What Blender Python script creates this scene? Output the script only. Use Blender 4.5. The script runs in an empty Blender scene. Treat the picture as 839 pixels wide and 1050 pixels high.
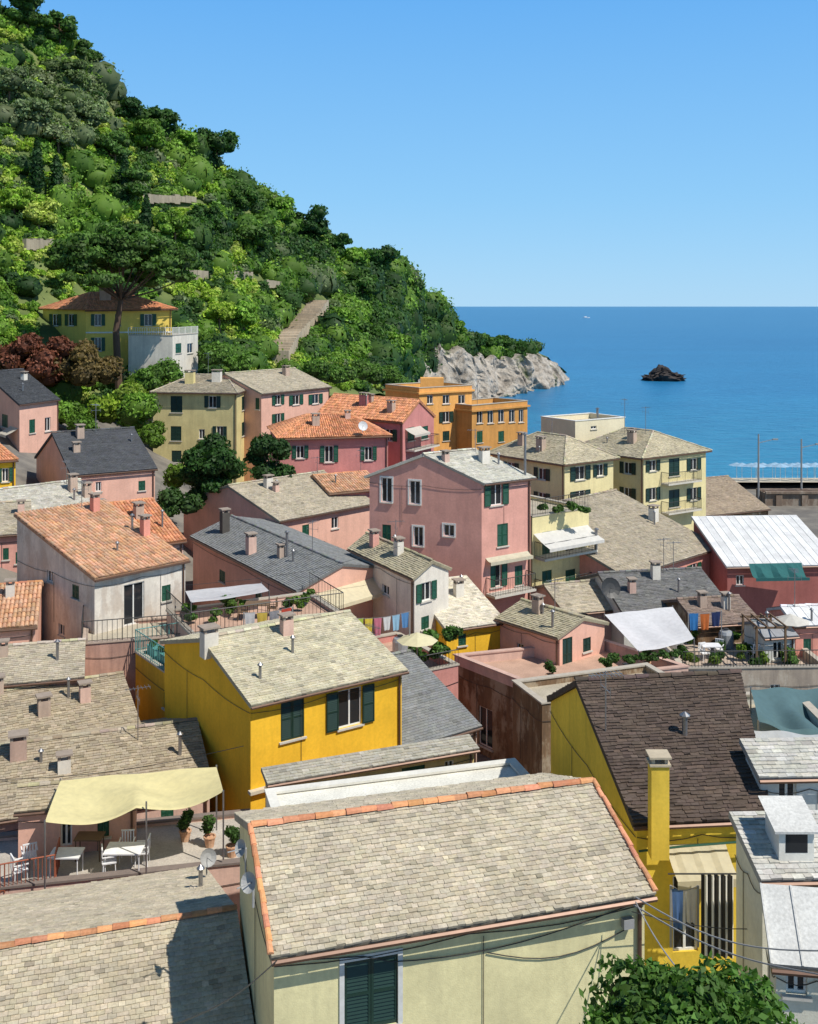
import bpy, math, random
import numpy as np
from mathutils import Vector, noise
random.seed(7); rng=np.random.default_rng(7)
F=1100.; CX=419.5; HY=314.; H=25.
SC=bpy.context.scene; COL=SC.collection
V=Vector
UP=V((0,0,1))
def pt(x,y,Y): return V(((x-CX)/F*Y, Y, H-(y-HY)/F*Y))
def lev(x,y,z): return pt(x,y,(H-z)*F/(y-HY))
# ------------------------------------------------------------ materials
MC={}
def newmat(key):
    m=bpy.data.materials.new(key); m.use_nodes=True
    nt=m.node_tree; b=nt.nodes['Principled BSDF']
    return m,nt,b
def N(nt,t,**k):
    n=nt.nodes.new(t)
    for a,v in k.items(): setattr(n,a,v)
    return n
def ramp(nt,src,p0,c0,p1,c1):
    r=N(nt,'ShaderNodeValToRGB'); e=r.color_ramp.elements
    e[0].position=p0; e[0].color=c0; e[1].position=p1; e[1].color=c1
    nt.links.new(src,r.inputs[0]); return r
def c4(c): return (c[0],c[1],c[2],1)
def mul(c,k): return (min(1,c[0]*k),min(1,c[1]*k),min(1,c[2]*k))
def mixc(nt,fac,a,b,bt='MIX'):
    n=N(nt,'ShaderNodeMix',data_type='RGBA',blend_type=bt)
    if isinstance(fac,(int,float)): n.inputs[0].default_value=fac
    else: nt.links.new(fac,n.inputs[0])
    for i,x in ((6,a),(7,b)):
        if isinstance(x,tuple): n.inputs[i].default_value=c4(x)
        else: nt.links.new(x,n.inputs[i])
    return n.outputs[2]
def noisen(nt,scale,detail=4,vec=None,rough=.6):
    n=N(nt,'ShaderNodeTexNoise'); n.inputs['Scale'].default_value=scale; n.inputs['Detail'].default_value=detail; n.inputs['Roughness'].default_value=rough
    if vec is not None: nt.links.new(vec,n.inputs['Vector'])
    return n.outputs['Fac']
def coords(nt,sx=1,sy=1,sz=1):
    t=N(nt,'ShaderNodeTexCoord'); mp=N(nt,'ShaderNodeMapping'); mp.inputs['Scale'].default_value=(sx,sy,sz)
    nt.links.new(t.outputs['Object'],mp.inputs['Vector']); return mp.outputs[0]
def bump(nt,b,src,strength,dist=.02):
    n=N(nt,'ShaderNodeBump'); n.inputs['Strength'].default_value=strength; n.inputs['Distance'].default_value=dist
    nt.links.new(src,n.inputs['Height']); nt.links.new(n.outputs[0],b.inputs['Normal'])
def stucco(c,dirt=.5,patch=None):
    k=('st',c,dirt,patch)
    if k in MC: return MC[k]
    m,nt,b=newmat('stucco'); 
    co=coords(nt); st=coords(nt,2.2,2.2,.25)
    n1=ramp(nt,noisen(nt,.7,6,co),.35,(0,0,0,1),.7,(1,1,1,1)).outputs[0]
    n2=ramp(nt,noisen(nt,1.5,5,st),.45,(0,0,0,1),.75,(1,1,1,1)).outputs[0]
    n3=noisen(nt,9,5,co)
    a=mixc(nt,n1,mul(c,1.06),mul(c,1-.28*dirt))
    dk=(c[0]*(1-.55*dirt),c[1]*(1-.55*dirt),c[2]*(1-.5*dirt))
    fm=N(nt,'ShaderNodeMath',operation='MULTIPLY'); nt.links.new(n2,fm.inputs[0]); fm.inputs[1].default_value=.75*dirt+.1
    a=mixc(nt,fm.outputs[0],a,dk)
    if patch:
        f=ramp(nt,noisen(nt,.9,9,coords(nt,1.3,1.3,.6),.7),.5,(0,0,0,1),.6,(.85,.85,.85,1)).outputs[0]
        a=mixc(nt,f,a,patch)
    r3=ramp(nt,n3,.3,(.87,.87,.87,1),.7,(1.0,1.0,1.0,1)).outputs[0]
    a=mixc(nt,1.0,a,r3,'MULTIPLY')
    nt.links.new(a,b.inputs['Base Color']); b.inputs['Roughness'].default_value=.92
    b.inputs['Specular IOR Level'].default_value=.2
    bump(nt,b,noisen(nt,30,4,co),.4,.012)
    MC[k]=m; return m
def attrmat(key,c,lich=None,rough=.9,nscale=1.0,lp=(.53,.72)):
    k=('at',key,c)
    if k in MC: return MC[k]
    m,nt,b=newmat(key)
    at=N(nt,'ShaderNodeAttribute'); at.attribute_name='Col'
    a=mixc(nt,1.0,c,at.outputs['Color'],'MULTIPLY')
    co=coords(nt)
    r=ramp(nt,noisen(nt,nscale,6,co),.3,(.82,.81,.80,1),.7,(1.12,1.11,1.09,1)).outputs[0]
    a=mixc(nt,1.0,a,r,'MULTIPLY')
    r=ramp(nt,noisen(nt,16,3,co),.3,(.82,.82,.82,1),.7,(1.1,1.1,1.1,1)).outputs[0]
    a=mixc(nt,1.0,a,r,'MULTIPLY')
    if lich:
        f=ramp(nt,noisen(nt,2.6,7,co,.7),lp[0],(0,0,0,1),lp[1],(.45,.45,.45,1)).outputs[0]
        a=mixc(nt,f,a,lich)
    nt.links.new(a,b.inputs['Base Color']); b.inputs['Roughness'].default_value=rough; b.inputs['Specular IOR Level'].default_value=.25
    bump(nt,b,noisen(nt,22,4,co),.4,.01)
    MC[k]=m; return m
def plain(c,rough=.6,metal=0,var=.15):
    k=('pl',c,rough,metal)
    if k in MC: return MC[k]
    m,nt,b=newmat('paint'); co=coords(nt)
    r=ramp(nt,noisen(nt,5,5,co),.3,c4(mul(c,1-var)),.7,c4(mul(c,1+var*.4))).outputs[0]
    nt.links.new(r,b.inputs['Base Color']); b.inputs['Roughness'].default_value=rough; b.inputs['Metallic'].default_value=metal
    MC[k]=m; return m
def cloth(c,tl=.3):
    k=('cl',c)
    if k in MC: return MC[k]
    m,nt,b=newmat('cloth'); 
    r=ramp(nt,noisen(nt,4,4,coords(nt)),.3,c4(mul(c,.85)),.7,c4(c)).outputs[0]
    nt.links.new(r,b.inputs['Base Color']); b.inputs['Roughness'].default_value=.9
    tr=N(nt,'ShaderNodeBsdfTranslucent'); nt.links.new(r,tr.inputs[0]); ms=N(nt,'ShaderNodeMixShader'); ms.inputs[0].default_value=tl
    nt.links.new(b.outputs[0],ms.inputs[1]); nt.links.new(tr.outputs[0],ms.inputs[2])
    nt.links.new(ms.outputs[0],nt.nodes['Material Output'].inputs[0])
    MC[k]=m; return m
def leafmat():
    if 'leaf' in MC: return MC['leaf']
    m,nt,b=newmat('leaf'); at=N(nt,'ShaderNodeAttribute'); at.attribute_name='Col'
    nt.links.new(at.outputs['Color'],b.inputs['Base Color']); b.inputs['Roughness'].default_value=.6; b.inputs['Specular IOR Level'].default_value=.3
    tr=N(nt,'ShaderNodeBsdfTranslucent'); a=mixc(nt,1.0,at.outputs['Color'],(1.0,1.25,.5),'MULTIPLY'); nt.links.new(a,tr.inputs[0])
    ms=N(nt,'ShaderNodeMixShader'); ms.inputs[0].default_value=.32
    nt.links.new(b.outputs[0],ms.inputs[1]); nt.links.new(tr.outputs[0],ms.inputs[2])
    nt.links.new(ms.outputs[0],nt.nodes['Material Output'].inputs[0])
    MC['leaf']=m; return m
def glass():
    if 'gl' in MC: return MC['gl']
    m,nt,b=newmat('window_glass'); b.inputs['Base Color'].default_value=(.02,.023,.027,1); b.inputs['Roughness'].default_value=.08
    MC['gl']=m; return m
SLATE=attrmat('slate',(.46,.41,.32),(.50,.45,.33))
SLATEG=attrmat('grey_slate',(.22,.23,.235),(.29,.28,.25))
SLATED=attrmat('dark_slate',(.085,.09,.10))
SLATEB=attrmat('brown_slate',(.105,.078,.064),(.16,.125,.10))
TERRA=attrmat('terracotta',(.66,.30,.16),(.55,.37,.23))
TERRAB=attrmat('old_terracotta',(.62,.35,.21),(.50,.41,.30),lp=(.45,.65))
WHITER=attrmat('painted_roof',(.74,.75,.76))
GREEN=plain((.010,.075,.04),.5); DGREEN=plain((.008,.034,.024),.5); WHITE=plain((.75,.74,.70),.6)
GREY=plain((.3,.3,.3),.5); DARK=plain((.03,.03,.03),.5); METAL=plain((.35,.35,.36),.35,.8); TEAL=plain((.10,.30,.28),.6); COPPER=plain((.14,.08,.055),.45,.4)
WOOD=plain((.16,.10,.055),.8)
# ------------------------------------------------------------ mesh building
ORG={}
def base_of(parent): return ORG.get(parent.name,V((0,0,0))) if parent else None
class MB:
    def __init__(s): s.v=[];s.f=[];s.c=[]
    def add(s,vs,fs,c=(1,1,1)):
        n=len(s.v); s.v+=[tuple(v) for v in vs]; s.f+=[tuple(i+n for i in f) for f in fs]
        if not isinstance(c,tuple): c=(c,c,c)
        s.c+=[c]*len(fs)
    def poly(s,*p,c=(1,1,1)): s.add(p,[tuple(range(len(p)))],c)
    def obox(s,c,hx,hy,hz,ax=V((1,0,0)),ay=None,az=UP,col=(1,1,1)):
        if ay is None: ay=az.cross(ax)
        P=[c+ax*(hx*i)+ay*(hy*j)+az*(hz*k) for k in(-1,1) for j in(-1,1) for i in(-1,1)]
        s.add(P,[(0,2,3,1),(4,5,7,6),(0,1,5,4),(1,3,7,5),(3,2,6,7),(2,0,4,6)],col)
    def tube(s,p,q,r,n=6,r2=None,col=(1,1,1),cap=True):
        r2=r if r2 is None else r2
        d=(q-p)
        if d.length<1e-6: return
        d.normalize(); a=d.orthogonal().normalized(); b=d.cross(a)
        P=[]
        for (o,rr) in ((p,r),(q,r2)):
            for i in range(n):
                t=2*math.pi*i/n; P.append(o+a*(math.cos(t)*rr)+b*(math.sin(t)*rr))
        fs=[(i,(i+1)%n,n+(i+1)%n,n+i) for i in range(n)]
        if cap: fs+=[tuple(range(n-1,-1,-1)),tuple(range(n,2*n))]
        s.add(P,fs,col)
    def path(s,pts,r,n=5,col=(1,1,1)):
        for a,b in zip(pts[:-1],pts[1:]): s.tube(a,b,r,n,col=col)
    def lathe(s,c,prof,n=12,col=(1,1,1)):
        P=[];fs=[]
        for (r,z) in prof:
            for i in range(n):
                t=2*math.pi*i/n; P.append(c+V((math.cos(t)*r,math.sin(t)*r,z)))
        for k in range(len(prof)-1):
            for i in range(n): fs.append((k*n+i,k*n+(i+1)%n,(k+1)*n+(i+1)%n,(k+1)*n+i))
        s.add(P,fs,col)
    def build(s,name,mat,parent=None,smooth=False):
        o_=base_of(parent)
        if parent is None:
            xs=[v[0] for v in s.v];ys=[v[1] for v in s.v];zs=[v[2] for v in s.v]
            o_=V(((min(xs)+max(xs))/2,(min(ys)+max(ys))/2,min(zs)))
        me=bpy.data.meshes.new(name); me.from_pydata([(v[0]-o_[0],v[1]-o_[1],v[2]-o_[2]) for v in s.v],[],s.f)
        at=me.attributes.new('Col','FLOAT_COLOR','FACE')
        arr=np.ones((len(s.f),4),dtype=np.float32); arr[:,:3]=np.array(s.c,dtype=np.float32); at.data.foreach_set('color',arr.ravel())
        if smooth: me.polygons.foreach_set('use_smooth',[True]*len(me.polygons))
        me.materials.append(mat); o=bpy.data.objects.new(name,me); COL.objects.link(o)
        if parent: o.parent=parent; ORG[o.name]=o_
        else: o.location=o_; ORG[o.name]=o_.copy()
        return o
def npbuild(name,Vt,Q,C,mat,parent=None,origin=None,smooth=False):
    o_=np.array(base_of(parent)) if parent else np.array(origin if origin is not None else [0,0,0],dtype=float)
    me=bpy.data.meshes.new(name); nv=len(Vt); nq=len(Q)
    me.vertices.add(nv); me.vertices.foreach_set('co',(Vt-o_).astype(np.float32).ravel())
    me.loops.add(nq*4); me.loops.foreach_set('vertex_index',Q.astype(np.int32).ravel())
    me.polygons.add(nq); me.polygons.foreach_set('loop_start',np.arange(0,nq*4,4,dtype=np.int32)); me.polygons.foreach_set('loop_total',np.full(nq,4,dtype=np.int32))
    me.update(calc_edges=True)
    at=me.attributes.new('Col','FLOAT_COLOR','FACE'); a=np.ones((nq,4),dtype=np.float32); a[:,:3]=C; at.data.foreach_set('color',a.ravel())
    if smooth: me.polygons.foreach_set('use_smooth',np.ones(nq,dtype=bool))
    me.materials.append(mat); o=bpy.data.objects.new(name,me); COL.objects.link(o)
    if parent: o.parent=parent; ORG[o.name]=V(o_)
    else: o.location=V(o_); ORG[o.name]=V(o_)
    return o
def empty(name,loc,label,cat,group=None):
    o=bpy.data.objects.new(name,None); o.empty_display_size=.3; COL.objects.link(o); o.location=loc; ORG[o.name]=V(loc)
    return tag(o,label,cat,group)
def tag(o,label=None,cat=None,group=None,kind=None):
    if label:o['label']=label
    if cat:o['category']=cat
    if group:o['group']=group
    if kind:o['kind']=kind
    return o
# ------------------------------------------------------------ roofs
def tiles(mb,a,b,c,d,style='slate',jit=1.0,tw=.23,th=.145):
    nr=(b-a).cross(d-a).normalized()
    if nr.z<0: nr=-nr
    L=((d-a).length+(c-b).length)/2
    if style=='terra': tw=.2; th=.38
    rows=max(2,round(L/th))
    for i in range(rows):
        t0=i/rows; t1=min(1.0,(i+1.15)/rows)
        l0=a.lerp(d,t0); r0=b.lerp(c,t0); l1=a.lerp(d,t1); r1=b.lerp(c,t1)
        w=(r0-l0).length
        if w<.05: continue
        n=max(1,round(w/tw)); off=0 if style=='terra' else (i%2)*.5
        if style=='terra':
            for j in range(n):
                s0=j/n;s1=(j+1)/n; k=random.uniform(.68,1.2)
                cc=(k*random.uniform(.93,1.1),k,k*random.uniform(.85,1.1))
                P=[]; jj=random.uniform(-.02,.02)
                for (A,B,lift,sh) in ((l0,r0,.045+jj,1.0),(l1,r1,.012,.85)):
                    for q in range(5):
                        ang=math.pi*q/4; ss=s0+(s1-s0)*(.5-.5*math.cos(ang)*sh)
                        P.append(A.lerp(B,ss)+nr*(lift+.075*math.sin(ang)))
                mb.add(P,[(q,q+1,q+6,q+5) for q in range(4)]+[(0,4,3,2,1)],cc)
        else:
            ed=[0.0]+[min(1,max(0,(j+off+random.uniform(-.2,.2)*jit)/n)) for j in range(1 if off==0 else 0,n)]+[1.0]
            ed=sorted(ed); rk=random.uniform(.94,1.06)
            for s0,s1 in zip(ed[:-1],ed[1:]):
                if s1-s0<.1/n: continue
                k=random.uniform(.88,1.12)*rk
                if random.random()<.05*jit: k*=.72
                if random.random()<.04*jit: k*=1.18
                cc=(k*random.uniform(.98,1.03),k,k*random.uniform(.94,1.04))
                h0=.028+random.uniform(0,.022)*jit; g=.003/max(w,.1)
                s0+=g;s1-=g; dd=(l0-l1).normalized(); dn=dd*random.uniform(0,.03)*jit; dn2=dn+dd*random.uniform(-.008,.008)*jit
                A=l0.lerp(r0,s0)+nr*h0+dn;B=l0.lerp(r0,s1)+nr*(h0+random.uniform(-.008,.012)*jit)+dn2
                C=l1.lerp(r1,s1)+nr*.008;D=l1.lerp(r1,s0)+nr*.008
                A0=A-nr*(h0+.01);B0=B-nr*(h0+.01)
                mb.add([A,B,C,D,A0,B0],[(0,1,2,3),(4,5,1,0),(5,2,1),(4,0,3)],cc)
def slab(mb,a,b,c,d,th=.14,col=.7):
    nr=(b-a).cross(d-a).normalized()
    if nr.z<0: nr=-nr
    P=[a,b,c,d]+[p-nr*th for p in (a,b,c,d)]
    mb.add(P,[(0,1,2,3),(7,6,5,4),(0,4,5,1),(1,5,6,2),(2,6,7,3),(3,7,4,0)],(col,col,col))
def arch_row(mb,p,q,r=.1,seg=.36):
    d=(q-p); n=max(1,round(d.length/seg)); dd=d.normalized(); side=dd.cross(UP).normalized(); up=side.cross(dd).normalized()
    for i in range(n):
        j=V((random.uniform(-.015,.015),random.uniform(-.015,.015),random.uniform(-.01,.014)))
        a=p.lerp(q,i/n)+j; b=p.lerp(q,min(1,(i+1.1)/n))+j; k=random.uniform(.7,1.2); cc=(k,k*random.uniform(.9,1.1),k*random.uniform(.85,1.1))
        P=[]
        for (o,rr) in ((a,r*1.08),(b,r*.9)):
            for t in range(6):
                an=math.pi*t/5; P.append(o+side*(math.cos(an)*rr)+up*(math.sin(an)*rr*.8))
        mb.add(P,[(t,t+1,t+7,t+6) for t in range(5)]+[(5,4,3,2,1,0)],cc)
# ------------------------------------------------------------ houses
def persp(P0,P1,Y0,yr=None,pitch=.36,D=None,rise=None,E1=None):
    E0=pt(P0[0],P0[1],Y0); E1=E1 or lev(P1[0],P1[1],E0.z)
    u=(E1-E0).normalized(); n=V((-u.y,u.x,0))
    if n.y<0:n=-n
    if yr is not None and D is None:
        k=(yr-HY)/F; d=(H-E0.z-k*E0.y)/(pitch+k*n.y); r=d*pitch
    else: d=D/2; r=rise or 0
    R0=E0+n*d+UP*r; R1=E1+n*d+UP*r
    return dict(E0=E0,E1=E1,B0=E0+n*2*d,B1=E1+n*2*d,R0=R0,R1=R1)
def tri(L,M,R,Y,ridge='ab',yr=None,rise=.8):
    M3=pt(M[0],M[1],Y); L3=lev(L[0],L[1],M3.z); R3=lev(R[0],R[1],M3.z)
    return quad3(L3,M3,R3,ridge,yr,rise)
def quad3(L3,M3,R3,ridge='ab',yr=None,rise=.8):
    F3=L3+R3-M3
    if ridge=='ab': E0,E1,B0,B1=M3,R3,L3,F3
    else: E0,E1,B0,B1=L3,M3,F3,R3
    R0=(E0+B0)/2; R1=(E1+B1)/2
    if yr is not None:
        rise=(H-(yr-HY)/F*R0.y)-R0.z
    R0=R0+UP*rise; R1=R1+UP*rise
    return dict(E0=E0,E1=E1,B0=B0,B1=B1,R0=R0,R1=R1)
def ground(x,y):
    z=2.6+max(0,-x-8)*.46
    if y>136: z-= (y-136)*.19
    if x<-8: z=max(z,2.6+max(0,-x-8)*.46)
    return z
def inset(poly,d):
    n=len(poly); c=sum(poly,V((0,0,0)))/n; out=[]
    for i in range(n):
        p=poly[i]; e1=(p-poly[i-1]); e2=(poly[(i+1)%n]-p); e1.z=0;e2.z=0; e1.normalize(); e2.normalize()
        n1=V((-e1.y,e1.x,0)); n2=V((-e2.y,e2.x,0))
        if n1.dot(c-p)<0: n1=-n1
        if n2.dot(c-p)<0: n2=-n2
        out.append(p+(n1+n2)/(1+n1.dot(n2))*d)
    return out
def ring(mb,poly,z0,z1,dout,din):
    O=inset(poly,-dout) if dout else poly; I=inset(poly,din); n=len(poly)
    f=lambda p,z:V((p.x,p.y,z))
    for i in range(n):
        j=(i+1)%n
        mb.poly(f(O[i],z0),f(O[j],z0),f(O[j],z1),f(O[i],z1)); mb.poly(f(I[i],z1),f(I[j],z1),f(I[j],z0),f(I[i],z0))
        mb.poly(f(O[i],z1),f(O[j],z1),f(I[j],z1),f(I[i],z1)); mb.poly(f(I[i],z0),f(I[j],z0),f(O[j],z0),f(O[i],z0))
CAM=V((0,0,H))
def leaf(mb,P,u0,u1,z0,z1,d,fine=True):
    fr=.05
    def bx(ua,ub,za,zb,da,db):
        Q=[P(ua,za,da),P(ub,za,da),P(ub,zb,da),P(ua,zb,da),P(ua,za,db),P(ub,za,db),P(ub,zb,db),P(ua,zb,db)]
        mb.add(Q,[(0,1,2,3),(4,7,6,5),(0,4,5,1),(1,5,6,2),(2,6,7,3),(3,7,4,0)])
    bx(u0,u0+fr,z0,z1,d,d+.04); bx(u1-fr,u1,z0,z1,d,d+.04)
    bx(u0+fr,u1-fr,z0,z0+fr*1.4,d,d+.04); bx(u0+fr,u1-fr,z1-fr*1.4,z1,d,d+.04)
    zm=(z0+z1)/2; bx(u0+fr,u1-fr,zm-fr*.6,zm+fr*.6,d,d+.04)
    bx(u0+fr,u1-fr,z0+fr*1.4,zm-fr*.6,d,d+.008); bx(u0+fr,u1-fr,zm+fr*.6,z1-fr*1.4,d,d+.008)
    st=.07 if fine else .14
    for za,zb in ((z0+fr*1.4,zm-fr*.6),(zm+fr*.6,z1-fr*1.4)):
        n=max(1,int((zb-za)/st))
        for i in range(n):
            z=za+(zb-za)*(i+.1)/n; zz=za+(zb-za)*(i+.95)/n
            mb.poly(P(u0+fr,z,d+.034),P(u1-fr,z,d+.034),P(u1-fr,zz,d+.01),P(u0+fr,zz,d+.01))
ALLH=[]
def house(name,label,g,kind='gable',wall=None,roof='slate',roofmat=None,wins=(),base=None,over=.22,vo=.12,ridge=True,ridgemat=None,verge=False,cat='house',group=None,gutter=True,jit=1.0,tw=.23,th=.145,parapet=.5,coping=None,cornice=False,shut=None,parapetmat=None):
    E0,E1,B0,B1,R0,R1=[g[k].copy() for k in('E0','E1','B0','B1','R0','R1')]
    ze=E0.z
    if kind=='mono': B0=R0.copy();B1=R1.copy()
    cen=(E0+E1+B0+B1)/4
    zb=min(ground(p.x,p.y) for p in(E0,E1,B0,B1))-.3 if base is None else base
    rt=empty(name,V((cen.x,cen.y,zb)),label,cat,group)
    wall=wall or stucco((.6,.5,.3)); roofmat=roofmat or (TERRA if roof=='terra' else SLATE)
    faces={'front':(E0,E1,None),'side0':(E0,B0,R0),'side1':(E1,B1,R1),'back':(B0,B1,None)}
    fi={}
    for k,(A,B,ap) in faces.items():
        U=(B-A);U.z=0;W=U.length;U.normalize(); Nn=V((U.y,-U.x,0))
        if Nn.dot(A-cen)<0: Nn=-Nn
        fi[k]=(V((A.x,A.y,0)),U,W,Nn)
    holes={k:[] for k in faces}; wl=[]
    for w in wins:
        fc,x0,y0,x1,y1,style=w[:6]; opt=w[6] if len(w)>6 else {}
        A,U,W,Nn=fi[fc]
        def hit(x,y):
            d=V(((x-CX)/F,1,-(y-HY)/F)); t=(A-CAM).dot(Nn)/d.dot(Nn); p=CAM+d*t
            return (p-A).dot(U),p.z
        xm,ym=(x0+x1)/2,(y0+y1)/2
        ua=hit(x0,ym)[0];ub=hit(x1,ym)[0];za=hit(xm,y1)[1];zb_=hit(xm,y0)[1]
        u0,u1=sorted((ua,ub)); u0=max(.12,u0);u1=min(W-.12,u1); zt=min(zb_,ze-(parapet+.08 if kind=='flat' else .1))
        if u1-u0<.15 or zt-za<.2: continue
        if any(u0<h[1]+.05 and u1>h[0]-.05 and za<h[3]+.05 and zt>h[2]-.05 for h in holes[fc]): continue
        holes[fc].append((u0,u1,za,zt)); wl.append((fc,u0,u1,za,zt,style,opt))
    mb=MB(); rev=.14
    wtop=ze-parapet if kind=='flat' else ze
    for k,(A0,B_,ap) in faces.items():
        A,U,W,Nn=fi[k]; top=wtop
        if k=='back' and kind=='mono': top=B0.z
        P=lambda u,z,d:A+U*u+Nn*d+UP*z
        us=sorted({0,W}|{h[0] for h in holes[k]}|{h[1] for h in holes[k]}); zs=sorted({zb,top}|{h[2] for h in holes[k]}|{h[3] for h in holes[k]})
        for ua,ub in zip(us[:-1],us[1:]):
            for za,zz in zip(zs[:-1],zs[1:]):
                um,zm=(ua+ub)/2,(za+zz)/2
                if any(h[0]<um<h[1] and h[2]<zm<h[3] for h in holes[k]): continue
                mb.poly(P(ua,za,0),P(ub,za,0),P(ub,zz,0),P(ua,zz,0))
        for (ua,ub,za,zz) in holes[k]:
            q=[(ua,za),(ub,za),(ub,zz),(ua,zz)]
            for i in range(4):
                a,b=q[i],q[(i+1)%4]; mb.poly(P(*a,0),P(*b,0),P(*b,-rev),P(*a,-rev))
        if ap is not None and kind in('gable','mono'): mb.poly(P(0,ze,0),P(W,ze,0),V(ap))
    mb.build('wall',wall,rt)
    rm=MB(); slopes=[]
    if kind=='gable': slopes=[(E0,E1,R1,R0),(B1,B0,R0,R1)]
    elif kind=='mono': slopes=[(E0,E1,B1,B0)]
    elif kind=='hip':
        f=g.get('hipf',.3); r0=R0.lerp(R1,f); r1=R1.lerp(R0,f); R0,R1=r0,r1
        slopes=[(E0,E1,r1,r0),(B1,B0,r0,r1),(E1,B1,r1,r1),(B0,E0,r0,r0)]
    ext=[]
    for (a,b,c,d) in slopes:
        if kind=='hip':
            hl=1.35; a2=a+(a-d).normalized()*over*hl; b2=b+(b-c).normalized()*over*hl; c2,d2=c,d
        else:
            lat=(a-b).normalized(); dn=((a-d)+(b-c)).normalized()
            a2=a+dn*over+lat*vo; b2=b+dn*over-lat*vo; c2=c-lat*vo; d2=d+lat*vo
            if kind=='mono': c2-=dn*.15; d2-=dn*.15
        a2,b2,c2,d2=[p+UP*.02 for p in(a2,b2,c2,d2)]
        ext.append((a2,b2,c2,d2))
        slab(rm,a2,b2,c2,d2) if (c2-d2).length>.01 else rm.poly(a2,b2,c2)
        if roof=='sheet':
            n=max(2,int((b2-a2).length/.5)); nr=(b2-a2).cross(d2-a2).normalized(); nr=nr if nr.z>0 else -nr
            for i in range(n):
                s0,s1=(i+.02)/n,(i+.98)/n; k=random.uniform(.82,1.05)
                rm.poly(a2.lerp(b2,s0)+nr*.03,a2.lerp(b2,s1)+nr*.03,d2.lerp(c2,s1)+nr*.03,d2.lerp(c2,s0)+nr*.03,c=(k,k,k))
                rm.tube(a2.lerp(b2,i/n)+nr*.04,d2.lerp(c2,i/n)+nr*.04,.025,4)
        else: tiles(rm,a2,b2,c2,d2,roof,jit,tw,th)
    poly=[E0,E1,B1,B0]
    if kind=='flat':
        I=inset(poly,.2); rm.poly(*[V((p.x,p.y,ze-parapet)) for p in I])
    ro=rm.build('roof',roofmat,rt)
    if kind=='flat':
        pm=MB(); ring(pm,poly,wtop,ze,0,.2); pm.build('parapet',parapetmat or wall,rt)
        cp=MB(); ring(cp,poly,ze,ze+.07,.05,.25); cp.build('coping',coping or plain((.45,.40,.33),.8),rt)
        if cornice:
            cn=MB(); ring(cn,poly,wtop-.12,wtop+.06,.22,-.004); cn.build('cornice',wall,rt)
    if ridge and kind!='flat' and kind!='mono':
        am=MB(); arch_row(am,ext[0][3]+UP*.03,ext[0][2]+UP*.03,.1)
        if kind=='hip':
            for a,b in ((ext[0][0],R0),(ext[0][1],R1),(ext[1][0],R1),(ext[1][1],R0)): arch_row(am,a+UP*.03,b+UP*.05,.09)
        if verge:
            a,b,c,d=ext[0]; arch_row(am,a+UP*.05,d+UP*.05,.065,.3); arch_row(am,b+UP*.05,c+UP*.05,.065,.3)
        am.build('ridge_tiles',ridgemat or (TERRA if (roof=='terra' or verge) else roofmat),ro)
    if gutter and kind!='flat':
        gm=MB()
        for e in ext[:1]+(ext[2:3] if kind=='hip' else []):
            o=(e[0]-e[3]).normalized()*.05; gm.tube(e[0]+o-UP*.08,e[1]+o-UP*.08,.055,6)
        gm.build('gutter',COPPER,rt)
        dm=MB(); A,U,W,Nn=fi['front']; p=A+U*(W-.15)+Nn*.07; dm.tube(p+UP*(ze-.15),p+UP*zb,.045,6); dm.build('downpipe',COPPER,rt)
    if cen.y<70:
        wc=MB()
        for k in('front','side0'):
            A,U,W,Nn=fi[k]; zc=wtop-.45
            pts=[A+U*(W*i/8)+Nn*.03+UP*(zc-.12*abs(math.sin(math.pi*i/4))) for i in range(9)]; wc.path(pts,.011,4)
            uu=W*random.uniform(.3,.8); p=A+U*uu+Nn*.03; wc.tube(p+UP*(zc-.1),p+UP*(zc-2.5),.01,4)
        wc.build('wall_cable',DARK,rt)
    for (fc,u0,u1,z0,z1,style,opt) in wl:
        A,U,W,Nn=fi[fc]; P=lambda u,z,d:A+U*u+Nn*d+UP*z
        sm=opt.get('mat') or shut or GREEN; far=cen.y>75
        fm=MB(); t=.055
        def bx(ua,ub,za,zz,da,db,m):
            Q=[P(ua,za,da),P(ub,za,da),P(ub,zz,da),P(ua,zz,da),P(ua,za,db),P(ub,za,db),P(ub,zz,db),P(ua,zz,db)]
            m.add(Q,[(0,1,2,3),(4,7,6,5),(0,4,5,1),(1,5,6,2),(2,6,7,3),(3,7,4,0)])
        bx(u0,u0+t,z0,z1,-.13,-.07,fm);bx(u1-t,u1,z0,z1,-.13,-.07,fm);bx(u0+t,u1-t,z0,z0+t,-.13,-.07,fm);bx(u0+t,u1-t,z1-t,z1,-.13,-.07,fm)
        um=(u0+u1)/2; bx(um-t*.6,um+t*.6,z0+t,z1-t,-.125,-.075,fm)
        isd=style.startswith('door')
        wo=fm.build('door' if isd else 'window',opt.get('frame') or WHITE,rt)
        pm=MB(); pm.poly(P(u0,z0,-.11),P(u1,z0,-.11),P(u1,z1,-.11),P(u0,z1,-.11)); pm.build('pane',glass(),wo)
        if not isd:
            s=MB(); bx(u0-.08,u1+.08,z0-.07,z0-.003,-.1,.09,s); s.build('sill',opt.get('sill') or plain((.55,.52,.46),.7),wo)
        if opt.get('trim'):
            s=MB(); q=.1
            bx(u0-q,u0,z0,z1,.003,.03,s);bx(u1,u1+q,z0,z1,.003,.03,s);bx(u0-q,u1+q,z1,z1+q,.003,.03,s); s.build('surround',opt['trim'],wo)
        if 'open' in style:
            w=(u1-u0)/2
            for (a,b) in ((u0-w-.02,u0-.02),(u1+.02,u1+w+.02)):
                s=MB(); leaf(s,P,a,b,z0,z1,.035,not far); s.build('shutter',sm,wo)
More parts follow.
